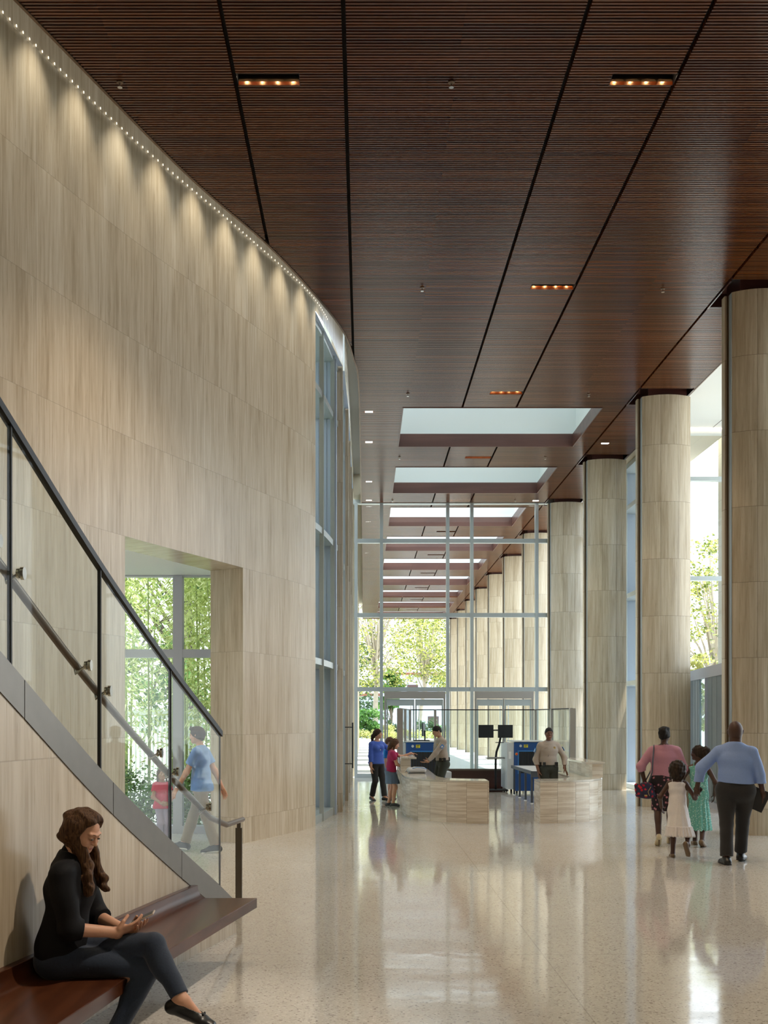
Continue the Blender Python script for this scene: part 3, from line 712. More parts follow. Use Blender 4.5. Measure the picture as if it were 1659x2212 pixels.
# ------------------------------------------------------------------ reception counters
OUT = [(2.18, 18.53), (1.84, 18.60), (1.50, 18.74), (1.19, 19.0), (.967, 19.34), (.82, 19.78), (.765, 20.3), (.75, 20.9)]
INN = [(1.38, 20.6), (1.385, 20.2), (1.42, 19.85), (1.52, 19.55), (1.72, 19.33), (2.18, 19.19)]
def counter(mir, label, ye):
    M = (lambda p: (5.25-p[0], p[1])) if mir else (lambda p: p)
    o = [tuple(p)[:2] for p in spline([(x, y, 0) for x, y in OUT], 5)] + [(.75, ye)]
    n = [(1.38, ye)] + [tuple(p)[:2] for p in spline([(x, y, 0) for x, y in INN], 5)]
    poly = [M(p) for p in (n+o if False else o+n)]
    # keep counter-clockwise order
    A = sum(poly[i][0]*poly[(i+1) % len(poly)][1]-poly[(i+1) % len(poly)][0]*poly[i][1] for i in range(len(poly)))
    if A < 0: poly = poly[::-1]
    t = thing('reception_counter', label, 'reception counter', group='curved travertine counters')
    def ring(b, poly, z0, z1, caps=True): b.prism(poly, z0, z1, 0, False)
    b = MB(); b.prism(poly, 0, .712, .05, False); b.build('body', 'travertine_counter', t)
    b = MB(); b.prism(poly, .715, .745, .05, False)
    N = len(o); oo = [M(p) for p in o]; nn = [M(p) for p in n][::-1]
    # strip triangulation of the top by arc parameter
    def samp(path, k, K):
        L = [0]
        for a, c in zip(path[:-1], path[1:]): L.append(L[-1]+math.hypot(c[0]-a[0], c[1]-a[1]))
        s_ = L[-1]*k/K
        return float(np.interp(s_, L, [p[0] for p in path])), float(np.interp(s_, L, [p[1] for p in path]))
    K = 44
    for k in range(K):
        a0, a1, b0, b1 = samp(oo, k, K), samp(oo, k+1, K), samp(nn, k, K), samp(nn, k+1, K)
        q = [(*a0, .745), (*a1, .745), (*b1, .745), (*b0, .745)]; q2 = [(*p[:2], .716) for p in q]
        uv = [(p[0], p[1]) for p in q]
        if not mir: q, uv = q[::-1], uv[::-1]
        b.quad(q, uv); b.quad(q2)
    b.build('countertop', 'travertine_top', t)
    return t, M
tL, ML = counter(False, 'left curved travertine counter with a backpack lying on it', 23.3)
tR, MR = counter(True, 'right curved travertine counter in front of the guard with hands at his sides', 21.9)
b = MB(); b.box(.75, .95, 21.5, 23.3, .745, 1.02); b.build('ledge_block', 'travertine_counter', tL)
b = MB(); b.box(.75, 1.06, 21.42, 23.3, 1.02, 1.055); b.build('ledge_slab', 'travertine_top', tL, bevel=.003)
b = MB(); b.box(4.23, 4.43, 19.72, 21.9, .745, .99); b.build('ledge_block', 'travertine_counter', tR)
b = MB(); b.box(4.10, 4.45, 19.64, 21.9, .99, 1.03); b.build('ledge_slab', 'travertine_top', tR, bevel=.003)

# ------------------------------------------------------------------ security equipment
simple('scan_blue', (.008, .07, .26), .35, coat=.4); simple('scan_blue_edge', (.04, .20, .52), .35); simple('scan_grey', (.58, .60, .62), .45)
simple('yellow', (.85, .75, .05), .5); simple('red', (.70, .02, .02), .4); simple('white', (.85, .85, .85), .5); simple('curtain', (.010, .011, .013), .7)
simple('screen_dark', (.012, .016, .022), .4); simple('mid_grey', (.25, .26, .27), .5); simple('dark_blue_grey', (.06, .07, .09), .5)
def scanner(x0, yf, w, d, label):
    t = thing('xray_scanner', label, 'x-ray scanner', (x0, yf, 0), group='blue baggage scanners')
    H = 1.265
    b = MB(); b.box(0, w, .03, d, .10, H-.03); b.build('body', 'scan_grey', t, bevel=.012)
    b = MB(); b.box(.0, w, 0, .05, .06, H); b.build('front_panel', 'scan_blue', t, bevel=.012)
    b = MB(); b.box(-.015, w+.015, -.02, d+.01, H, H+.025); b.build('top_cover', 'scan_grey', t, bevel=.008)
    b = MB(); b.box(-.17, 0, .02, d, .10, H-.02); b.build('side_box', 'scan_grey', t, bevel=.01)
    b = MB(); b.box(-.13, -.07, .012, .02, .85, 1.03); b.build('side_label', 'white', t)
    b = MB(); b.box(.10, w-.06, -.012, .002, 1.03, 1.06); b.box(.09, .115, -.012, .002, .48, 1.06); b.build('tunnel_rim', 'scan_blue_edge', t)
    b = MB()
    for k in range(12):
        xa = .12+(w-.18)*k/12; b.box(xa+.002, xa+(w-.18)/12-.002, -.006, .001, .50, 1.03)
    b.build('tunnel_curtain', 'curtain', t)
    b = MB(); b.T = Matrix.Translation((.06, -.002, .97)) @ Matrix.Rotation(PI/2, 4, 'X'); b.lathe([(.034, 0), (.034, .006), (0, .006)], (0, 0, 0), 20); yb = b.build('button_base', 'yellow', t)
    b = MB(); b.T = Matrix.Translation((.06, -.008, .97)) @ Matrix.Rotation(PI/2, 4, 'X'); b.lathe([(.024, 0), (.026, .018), (0, .022)], (0, 0, 0), 20); b.build('emergency_button', 'red', t, smooth=True)
    for lx in (.24, w-.16):
        b = MB(); b.box(lx, lx+.10, -.004, .001, 1.13, 1.205); lb = b.build('warning_label', 'yellow', t)
        b = MB(); b.box(lx+.012, lx+.088, -.006, -.003, 1.18, 1.194)
        for k in range(3): b.box(lx+.012, lx+.07, -.006, -.003, 1.14+.012*k, 1.145+.012*k)
        b.build('print', 'black', lb)
    b = MB(); b.T = Matrix.Translation((.16, -.002, 1.17)) @ Matrix.Rotation(PI/2, 4, 'X'); b.lathe([(.032, 0), (.032, .004), (0, .004)], (0, 0, 0), 20); b.build('round_badge', 'scan_grey', t)
    for fx_ in (.08, w-.08):
        for fy_ in (.1, d-.1):
            b = MB(); b.tube([(fx_, fy_, 0), (fx_, fy_, .10)], .025, 10); b.build('foot', 'black', t)
    return t
scanner(1.03, 25.9, .95, 1.2, 'blue baggage scanner on the left, with a computer monitor on top')
scanner(3.70, 26.2, .78, 1.2, 'blue baggage scanner on the right, with a long roller table')
t = thing('roller_table', 'narrow dark roller table leading out of the right scanner', 'roller table', (3.61, 23.0, 0))
b = MB(); b.box(0, .04, 0, 3.1, .63, .70); b.box(.62, .66, 0, 3.1, .63, .70); b.box(0, .66, -.02, .02, .57, .70); b.build('side_rail', 'dark_blue_grey', t)
for k in range(28):
    b = MB(); yk = .07+k*.108; b.tube([(.04, yk, .672), (.62, yk, .672)], .024, 10); b.build('roller', 'scan_grey', t, smooth=True)
for lx in (.03, .63):
    for ly in (.05, .95, 1.85, 2.75):
        b = MB(); b.box(lx-.022, lx+.022, ly-.022, ly+.022, 0.012, .63); l = b.build('leg', 'dark_blue_grey', t)
        b = MB(); b.lathe([(0, 0), (.035, 0), (.03, .014), (0, .014)], (lx, ly, 0), 12); b.build('foot', 'scan_grey', l)
# monitor on the left scanner, keyboard
p = at(915, 1600, 26.2)
t = thing('computer_monitor', 'dark computer monitor seen edge-on standing on the left scanner', 'monitor', (p.x, 26.25, 1.29), -1.75)
b = MB(); b.box(-.22, .22, -.015, .02, .12, .44); b.build('display_housing', 'dark_blue_grey', t, bevel=.006)
b = MB(); b.box(-.205, .205, -.018, -.014, .135, .425); b.build('screen', 'screen_dark', t)
b = MB(); b.box(-.03, .03, .02, .05, .01, .26); b.box(-.13, .13, -.08, .12, 0, .015); b.build('stand', 'black', t, bevel=.004)
t = b = MB(); b.box(-.20, .20, -.07, .07, 0, .02); b.box(-.18, .18, -.055, .05, .02, .028); k = b.build('keyboard', 'black', bevel=.003); k.location = (1.42, 26.12, 1.29); tag(k, 'black keyboard lying on top of the left scanner', 'keyboard')
# twin monitor stand
sx0 = (1073-CX0)/(FPX/27.0)
t = thing('monitor_stand', 'tall dark stand with keyboard tray carrying two monitors', 'monitor stand', (sx0, 26.9, 0))
b = MB(); b.box(-.38, .25, -.25, .25, .03, .06); b.build('base', 'black', t, bevel=.01)
for cx_, cy_ in ((-.34, -.21), (.21, -.21), (-.34, .21), (.21, .21)):
    b = MB(); b.sphere((cx_, cy_, .022), .022, 8, 6); b.build('caster', 'black', t)
b = MB(); b.tube([(-.04, 0, .05), (-.04, 0, .82), (-.02, 0, 1.0), (.05, 0, 1.2), (.08, 0, 1.35), (.08, 0, 1.62)], .028, 12); b.build('pole', 'dark_metal', t, smooth=True)
b = MB(); b.tube([(-.05, -.03, 1.24), (.28, -.03, 1.24)], .01, 8); b.tube([(-.12, 0, 1.55), (.12, 0, 1.55)], .018, 8); b.build('arm', 'dark_metal', t)
b = MB(); b.box(-.30, .20, -.26, .02, .84, .86); b.box(-.26, .16, -.24, -.02, .86, .872); b.build('keyboard_tray', 'mid_grey', t, bevel=.004)
for i, (mx_, rz_, lb) in enumerate(((-.29, .0, 'left one of twin monitors on the tall stand'), (.20, .08, 'right one of twin monitors on the tall stand'))):
    m_ = thing('flat_monitor', lb, 'monitor', (sx0+mx_, 26.83, 1.36), rz_, group='twin monitors')
    b = MB(); b.box(-.19, .19, -.0, .035, 0, .325); b.build('housing', 'black', m_, bevel=.006)
    b = MB(); b.box(-.178, .178, -.003, .001, .015, .31); b.build('screen', 'screen_dark', m_)
# glass security screen
t = thing('security_screen', 'glass security screen with steel posts and mahogany base behind the scanners', 'glass screen', (0, 0, 0))
PL = [(.84, 24.7), (1.02, 26.2), (1.20, 27.6), (1.85, 27.6), (3.62, 27.6), (4.45, 27.6), (4.62, 26.2), (4.84, 24.7)]
for i, (x, y) in enumerate(PL):
    wpost = .07 if i in (0, 7) else .03
    b = MB(); b.box(x-wpost, x+wpost, y-.06, y+.06, 0, 2.08); b.build('post', 'steel_light', t, bevel=.004)
for (x0, y0), (x1, y1) in zip(PL[:-1], PL[1:]):
    back = y0 > 27.5 and y1 > 27.5 and x0 > 1.5 and x1 < 4
    b = MB(); b.quad([(x0, y0, .54 if back else .06), (x1, y1, .54 if back else .06), (x1, y1, 2.06), (x0, y0, 2.06)]); b.build('pane', 'tinted_glass', t)
b = MB(); b.strip(PL, 2.06, 2.085); b.tube([(x, y, 2.075) for x, y in PL], .014, 6); b.build('top_rail', 'dark_metal', t)
b = MB(); b.box(2.20, 3.66, 27.55, 27.63, 0, .50); b.build('base_panel', 'mahogany', t)
b = MB(); b.box(1.85, 3.66, 27.53, 27.65, .50, .545); b.build('middle_rail', 'steel', t)
b = MB(); b.box(-.13, .13, -.2, .2, 0, .50); o = b.build('equipment_cabinet', 'scan_grey', bevel=.01); o.location = (2.08, 27.0, 0); tag(o, 'small pale grey cabinet standing between guard and mahogany panel', 'cabinet')
# long door pull on the left wall
t = thing('door_pull', 'long dark vertical pull bar on the bright left wall', 'door pull', (wx(23.4)+.03, 23.3, 0))
b = MB(); b.tube([(.07, 0, .75), (.07, 0, 1.75)], .018, 10); b.build('bar', 'dark_metal', t, smooth=True)
b = MB(); b.tube([(-.1, 0, .85), (.07, 0, .85)], .01, 8); b.tube([(-.1, 0, 1.65), (.07, 0, 1.65)], .01, 8); b.build('standoff', 'dark_metal', t)
# ------------------------------------------------------------------ outside
simple('plaza', (.52, .51, .48), .8, var=.06, vscale=1.5); simple('lawn', (.05, .11, .03), .95, var=.4, vscale=6)
simple('bark', (.42, .36, .28), .85, var=.3, vscale=4); simple('dark_bark', (.14, .11, .08), .9)
simple('culm', (.30, .38, .12), .5); simple('house_white', (.60, .66, .76), .8); simple('roof_tile', (.30, .12, .07), .8); simple('house_window', (.10, .06, .06), .3)
simple('fence_dark', (.10, .11, .12), .5); simple('fence_white', (.75, .77, .78), .6); simple('planter_stone', (.60, .55, .44), .8)
def leafmat(name, c0, c1, c2):
    m, nt, b = newmat(name); oi = nt.nodes.new('ShaderNodeNewGeometry')
    c = ramp(nt, oi.outputs['Random Per Island'], [(.1, c0), (.5, c1), (.9, c2)]); nt.links.new(c, b.inputs['Base Color'])
    b.inputs['Roughness'].default_value = .55
    out = [n for n in nt.nodes if n.type == 'OUTPUT_MATERIAL'][0]
    tl = nt.nodes.new('ShaderNodeBsdfTranslucent'); nt.links.new(c, tl.inputs['Color']); mx = nt.nodes.new('ShaderNodeMixShader'); mx.inputs[0].default_value = .4
    nt.links.new(b.outputs[0], mx.inputs[1]); nt.links.new(tl.outputs[0], mx.inputs[2]); nt.links.new(mx.outputs[0], out.inputs['Surface'])
leafmat('leaf_plane', (.09, .13, .02), (.30, .34, .07), (.60, .58, .16))
leafmat('leaf_green', (.05, .14, .03), (.10, .26, .05), (.22, .42, .10))
leafmat('leaf_pale', (.36, .38, .12), (.55, .55, .20), (.70, .68, .30))
leafmat('leaf_dark', (.03, .07, .03), (.06, .12, .05), (.12, .20, .08))
leafmat('leaf_bamboo', (.34, .42, .10), (.62, .70, .26), (.88, .92, .55))
b = MB(); b.quad([(-60, 33.5, -.01), (60, 33.5, -.01), (60, 140, -.01), (-60, 140, -.01)]); b.quad([(12.1, -30, -.01), (60, -30, -.01), (60, 33.5, -.01), (12.1, 33.5, -.01)])
b.quad([(7.5, 25, -.008), (12.1, 25, -.008), (12.1, 33.5, -.008), (7.5, 33.5, -.008)])
struct(b.build('ground_plaza', 'plaza'))
b = MB(); b.quad([(-60, 17.2, -.03), (-.9, 17.2, -.03), (-.9, 33.5, -.02), (-60, 33.5, -.02)]); b.quad([(-60, -10, -.03), (-9, -10, -.03), (-9, 17.2, -.03), (-60, 17.2, -.03)])
struct(b.build('ground_garden', 'lawn'))
# arcade wall on the left beyond the glass wall
b = MB()
for k in range(14): y = 34.2+2.72*k; b.box(-.9, -.30, y, y+.5, 0, ZC+.3)
b.box(-.9, -.45, 33.5, CEND, 0, ZC+1.2)
struct(b.build('wall_arcade', 'pale_stone'))
def leaves(b, centers, per, rad, size, rng, flat=.6, droop=0):
    for (cx_, cy_, cz_), r in zip(centers, rad):
        for _ in range(per):
            while True:
                v = Vector((rng.uniform(-1, 1), rng.uniform(-1, 1), rng.uniform(-1, 1)))
                if v.length < 1: break
            p = Vector((cx_, cy_, cz_)) + Vector((v.x*r, v.y*r, v.z*r*flat))
            sl = size*rng.uniform(.6, 1.3); sw_ = sl*rng.uniform(.45, .8)
            a = Vector((rng.uniform(-1, 1), rng.uniform(-1, 1), rng.uniform(-.7, .4)-droop)).normalized(); c = a.cross(Vector((rng.uniform(-1, 1), rng.uniform(-1, 1), rng.uniform(-1, 1)))).normalized()
            b.quad([p, p+a*sl*.5+c*sw_*.5, p+a*sl, p+a*sl*.5-c*sw_*.5])
def tree(name, label, cat, loc, h, crown, trunk_r, nclus, per, leaf, size, seed, bark='bark', low=.3, group=None, lean=0):
    rng = random.Random(seed); t = thing(name, label, cat, loc, group=group)
    b = MB(); top = Vector((lean, 0, h*.55)); b.tube([(0, 0, -.05), (lean*.3, 0, h*.2), (lean*.6+.1, 0, h*.38), top], [trunk_r*1.2, trunk_r, trunk_r*.8, trunk_r*.5], 8)
    cs, rs = [], []
    for i in range(nclus):
        a = rng.uniform(0, 2*PI); rr = crown*math.sqrt(rng.random()); z = h*(low+(1-low)*rng.random())
        k = 1-abs((z/h-low)/(1-low)-.45)*1.1; rr *= max(.25, k)
        c = Vector((math.cos(a)*rr+lean, math.sin(a)*rr, z)); cs.append(c); rs.append(crown*rng.uniform(.16, .30))
        if i % 3 == 0:
            s0 = Vector((lean*.5, 0, h*rng.uniform(.28, .5))); b.tube([s0, s0.lerp(c, .5)+Vector((0, 0, h*.04)), c], [trunk_r*.38, trunk_r*.22, trunk_r*.08], 5, cap=False)
    b.build('trunk', bark, t)
    b = MB(); leaves(b, cs, per, rs, size, rng); b.build('crown', leaf, t)
    return t
tree('plane_tree', 'tall pale-barked tree with yellow-green leaves behind the blue-topped woman', 'tree', (.95, 86, 0), 15, 5.2, .20, 130, 75, 'leaf_plane', .22, 1, low=.30, group='pale-barked trees beyond the arcade')
tree('plane_tree', 'leaning pale-barked tree seen through the left double doors', 'tree', (4.6, 92, 0), 14.5, 5.0, .17, 120, 75, 'leaf_plane', .22, 2, low=.36, lean=1.2, group='pale-barked trees beyond the arcade')
tree('plane_tree', 'pale-barked tree just left of the arcade columns, farthest of the row', 'tree', (9.0, 97, 0), 13, 4.2, .16, 80, 75, 'leaf_plane', .22, 3, low=.34, group='pale-barked trees beyond the arcade')
tree('broadleaf_tree', 'dark blue-green tree at the left edge of the end window', 'tree', (-1.2, 100, 0), 9, 3.2, .3, 60, 70, 'leaf_dark', .3, 4, low=.1)
tree('street_tree', 'leafy tree seen high between the two nearest columns on the right', 'tree', (15.6, 47, 0), 9.6, 2.6, .22, 90, 55, 'leaf_plane', .17, 5, low=.16)
tree('street_tree', 'young green tree just above the grey entrance vestibule', 'tree', (14.4, 46, 0), 4.6, 1.0, .12, 26, 60, 'leaf_pale', .18, 6, low=.3)
tree('palm', 'dark drooping palm behind the left double doors', 'palm', (2.2, 88, 0), 5.6, 1.0, .14, 22, 40, 'leaf_green', .55, 7, 'dark_bark', low=.5)
def bush(label, x, y, r, h, leaf, seed, n=26, per=60, size=.14):
    rng = random.Random(seed); t = thing('bush', label, 'bush', (x, y, 0))
    b = MB(); b.tube([(0, 0, -.05), (.05, 0, h*.6)], .06, 6); b.build('stem', 'dark_bark', t)
    cs = [Vector((rng.uniform(-1, 1)*r*.75, rng.uniform(-1, 1)*r*.6, h*rng.uniform(.25, .85))) for _ in range(n)]
    b = MB(); leaves(b, cs, per, [r*.32]*n, size, rng, .8); b.build('foliage', leaf, t); return t
bush('bright green bush left of the tree trunk beyond the glass wall', .45, 82, 1.3, 2.9, 'leaf_green', 11, 34, 80, .22)
bush('round clipped bush seen between left door posts', 2.55, 83, .85, 2.0, 'leaf_dark', 12)
bush('cloud-pruned dark bush behind the edge-on monitor', 4.9, 83, 1.0, 2.1, 'leaf_dark', 13)
bush('clipped bush at the far left door edge, half hidden by the guard', 6.0, 83.5, .8, 1.7, 'leaf_green', 14)
bush('pale olive bush beside the bright green one', 1.6, 82.5, .8, 1.6, 'leaf_pale', 15)
rng = random.Random(21); b = MB(); cs = [Vector((rng.uniform(-2, 9), 81+rng.uniform(-.5, .5), rng.uniform(.45, .95))) for _ in range(130)]
leaves(b, cs, 50, [.5]*130, .13, rng, .5); o = b.build('hedge', 'leaf_pale'); tag(o, 'low yellow-green planting along the top of the stone planter', 'hedge', kind='stuff')
b = MB(); b.box(-3, 12, 79.6, 80, 0, .42); struct(b.build('wall_planter', 'planter_stone'))
t = thing('garden_fence', 'low dark wire fence behind the planting at far left', 'fence', (-.8, 84, 0))
b = MB()
for z in (.2, .9, 1.35): b.box(0, 3, -.02, .02, z, z+.05)
for k in range(16): b.box(k*.2, k*.2+.02, -.01, .01, .2, 1.35)
b.build('wire_panel', 'fence_dark', t)
for k in range(4):
    b = MB(); b.box(k*1.0-.03, k*1.0+.03, -.03, .03, 0, 1.45); b.build('post', 'fence_dark', t)
t = thing('white_building', 'pale bluish stucco building behind the trees and palm', 'building', (3.2, 108, 0))
b = MB(); b.box(-1.5, 9, 0, 8, 0, 6.4); b.box(-6, -1.5, 2, 8, 0, 4.3); b.build('wall', 'house_white', t)
b = MB(); b.box(-1.7, 9.2, -.2, 8.2, 6.4, 6.65); b.box(-6.2, -1.5, 1.8, 8.2, 4.3, 4.6); b.build('roof', 'roof_tile', t)
for x, z in ((1.2, 4.2), (6.6, 4.4), (3.3, 1.0)):
    b = MB(); b.box(x, x+1.1, -.05, .02, z, z+1.2); f_ = b.build('window', 'house_window', t)
    b = MB(); b.box(x-.08, x+1.18, -.08, -.04, z-.08, z+1.28); b.box(x-.001, x, -.09, -.05, z, z)
# bamboo garden beyond the passage window
def bamboo(seed):
    rng = random.Random(seed); t = thing('bamboo', 'slender leafy green bamboo in the dense grove outside the garden window', 'bamboo', group='bamboo grove outside the garden window')
    H = rng.uniform(6.5, 8.0); lean = rng.uniform(-.4, .4)
    P = lambda z: Vector((lean*(z/H)**2, .15*(z/H)**2, z))
    b = MB(); zs = [H*i/14 for i in range(15)]; b.tube([P(z) for z in zs], [.024*(1-.6*z/H) for z in zs], 6)
    for z in zs[1:]: b.lathe([(.02, -.008), (.029*(1-.5*z/H), 0), (.02, .008)], P(z), 6)
    b.build('culm', 'culm', t)
    b = MB()
    for _ in range(850):
        z = H*(.10+.9*math.sqrt(rng.random())) ; a = rng.uniform(0, 2*PI); r = rng.uniform(.05, .62)*(1.1-.4*z/H)*(.5 if z < 1.6 else 1)
        p = P(z)+Vector((math.cos(a)*r, math.sin(a)*r, rng.uniform(-.2, .15)-r*.25)); dirv = Vector((math.cos(a+rng.uniform(-.8, .8)), math.sin(a+rng.uniform(-.8, .8)), rng.uniform(-1.3, -.1))).normalized()
        c = dirv.cross(Vector((rng.uniform(-1, 1), rng.uniform(-1, 1), rng.uniform(-.3, 1)))).normalized(); L_ = rng.uniform(.12, .22)
        b.quad([p, p+dirv*L_*.4+c*.016, p+dirv*L_, p+dirv*L_*.4-c*.016])
    b.build('foliage', 'leaf_bamboo', t); return t
protos = [bamboo(30+i) for i in range(5)]
rng = random.Random(5); nb_ = 0
for i in range(46):
    y = 19.2+rng.random()*3.6; x = -7.2+rng.random()*4.9
    if nb_ < 5: o = protos[nb_]
    else: o = copy_tree(protos[nb_ % 5])
    o.location = (x, y, -.03); o.rotation_euler = (0, 0, rng.uniform(0, 6.28)); nb_ += 1
t = thing('picket_fence', 'white picket fence behind the bamboo grove', 'fence', (-9, 24.2, -.03))
b = MB(); b.box(0, 7, -.02, .02, .3, .38); b.box(0, 7, -.02, .02, 1.95, 2.05); b.build('rail', 'fence_white', t)
b = MB()
for k in range(70): b.box(k*.1, k*.1+.045, -.03, -.005, .1, 2.1)
o = b.build('picket_panel', 'fence_white', t)
tree('garden_tree', 'dark green tree rising behind the bamboo at the window top', 'tree', (-5.0, 30, 0), 11, 3.2, .2, 90, 70, 'leaf_green', .22, 41, 'dark_bark', low=.12)
tree('garden_tree', 'dusky broad tree behind the picket fence, left of the taller one', 'tree', (-9.0, 29, 0), 9.5, 3.2, .2, 80, 70, 'leaf_dark', .22, 42, 'dark_bark', low=.1)

rng = random.Random(77); b = MB(); cs = [Vector((rng.uniform(-6.6, -2.0), rng.uniform(18.1, 18.9), rng.uniform(.05, .95))) for _ in range(120)]
leaves(b, cs, 110, [.32]*120, .07, rng, .8); o = b.build('undergrowth', 'leaf_green'); tag(o, 'low shady green undergrowth at the foot of the bamboo', 'undergrowth', kind='stuff')
# ------------------------------------------------------------------ people: smooth bodies from blended distance fields
def vec(*a): return np.array(a if len(a) > 1 else a[0], dtype=np.float64)
def nrm(v): v = vec(v); return v/(np.linalg.norm(v)+1e-12)
def rotm(yaw=0, pitch=0, roll=0):      # columns: right, forward, up; pitch>0 looks up, yaw>0 turns left
    return np.array(Matrix.Rotation(yaw, 3, 'Z') @ Matrix.Rotation(pitch, 3, 'X') @ Matrix.Rotation(roll, 3, 'Y'))
class SDF:
    def __init__(s): s.p = []
    def cap(s, a, b, ra, rb=None, k=.02, cuts=(), sub=False):
        a, b = vec(a), vec(b); rb = ra if rb is None else rb; ab = b-a; L2 = ab@ab+1e-12
        def f(P):
            t = np.clip(((P-a)@ab)/L2, 0, 1); return np.linalg.norm(P-a-t[..., None]*ab, axis=-1)-(ra+(rb-ra)*t)
        s.p.append((f, (a+b)/2, np.sqrt(L2)/2+max(ra, rb), k, list(cuts), sub)); return s
    def ell(s, c, r, R=None, k=.02, cuts=(), sub=False):
        c, r = vec(c), vec(r); R = np.eye(3) if R is None else R; m = r.min()
        def f(P):
            q = (P-c)@R; k0 = np.linalg.norm(q/r, axis=-1); k1 = np.linalg.norm(q/(r*r), axis=-1)+1e-9; return k0*(k0-1)/k1
        s.p.append((f, c, r.max(), k, list(cuts), sub)); return s
    def ecap(s, a, b, ra, rb, right=(1, 0, 0), k=.03, cuts=(), sub=False):
        """capsule with elliptical section; ra, rb = (half width along right, half depth)"""
        a, b = vec(a), vec(b); ax = nrm(b-a); x = vec(right); x = nrm(x-ax*(x@ax)); y = np.cross(ax, x); L = np.linalg.norm(b-a); ra, rb = vec(ra), vec(rb)
        def f(P):
            q = P-a; h = q@ax; t = np.clip(h/L, 0, 1); ex = h-t*L; rx = ra[0]+(rb[0]-ra[0])*t; ry = ra[1]+(rb[1]-ra[1])*t
            u = (q@x)/rx; v = (q@y)/ry; w = ex/np.minimum(rx, ry)
            k0 = np.sqrt(u*u+v*v+w*w); k1 = np.sqrt((u/rx)**2+(v/ry)**2+(w/np.minimum(rx, ry))**2)+1e-9
            return np.where(k0 < 1e-3, -np.minimum(rx, ry), k0*(k0-1)/k1)
        s.p.append((f, (a+b)/2, L/2+max(ra.max(), rb.max()), k, list(cuts), sub)); return s
    def mesh(s, name, mat, parent, vox=.007, fold=None, smooth_iter=0):
        c = np.array([q[1] for q in s.p if not q[5]]); r = np.array([q[2] for q in s.p if not q[5]])
        lo = (c-r[:, None]).min(0)-3*vox; hi = (c+r[:, None]).max(0)+3*vox
        n = np.ceil((hi-lo)/vox).astype(int)+1; D = np.full(n, 1.0, dtype=np.float32); B = 14; mg = .035
        ax = [lo[i]+vox*np.arange(n[i]) for i in range(3)]
        for i in range(0, n[0], B):
            for j in range(0, n[1], B):
                for k in range(0, n[2], B):
                    xs, ys, zs = ax[0][i:i+B], ax[1][j:j+B], ax[2][k:k+B]
                    ctr = vec(xs.mean(), ys.mean(), zs.mean()); br = vox*B*.87
                    act = [q for q in s.p if np.linalg.norm(q[1]-ctr) < q[2]+br+mg]
                    if not any(not q[5] for q in act): continue
                    cd = None
                    for q in act:
                        if q[5]: continue
                        dd = q[0](ctr[None])[0]; cd = dd if cd is None else min(cd, dd)
                    if cd > br*1.5+mg: continue
                    P = np.stack(np.meshgrid(xs, ys, zs, indexing='ij'), -1); d = None
                    for f, _, _, kk, cuts, sub in act:
                        e = f(P)
                        for cp, cn in cuts: e = np.maximum(e, (P-vec(cp))@nrm(cn))
                        if sub:
                            if d is None: continue
                            h = np.maximum(kk-np.abs(-d-e), 0)/kk; d = -(np.minimum(-d, e)-h*h*kk*.25); continue
                        if d is None: d = e
                        else: h = np.maximum(kk-np.abs(d-e), 0)/kk; d = np.minimum(d, e)-h*h*kk*.25
                    if d is None: continue
                    if fold is not None: d = d+fold(P)
                    D[i:i+B, j:j+B, k:k+B] = d
        return surface(D, lo, vox, name, mat, parent)
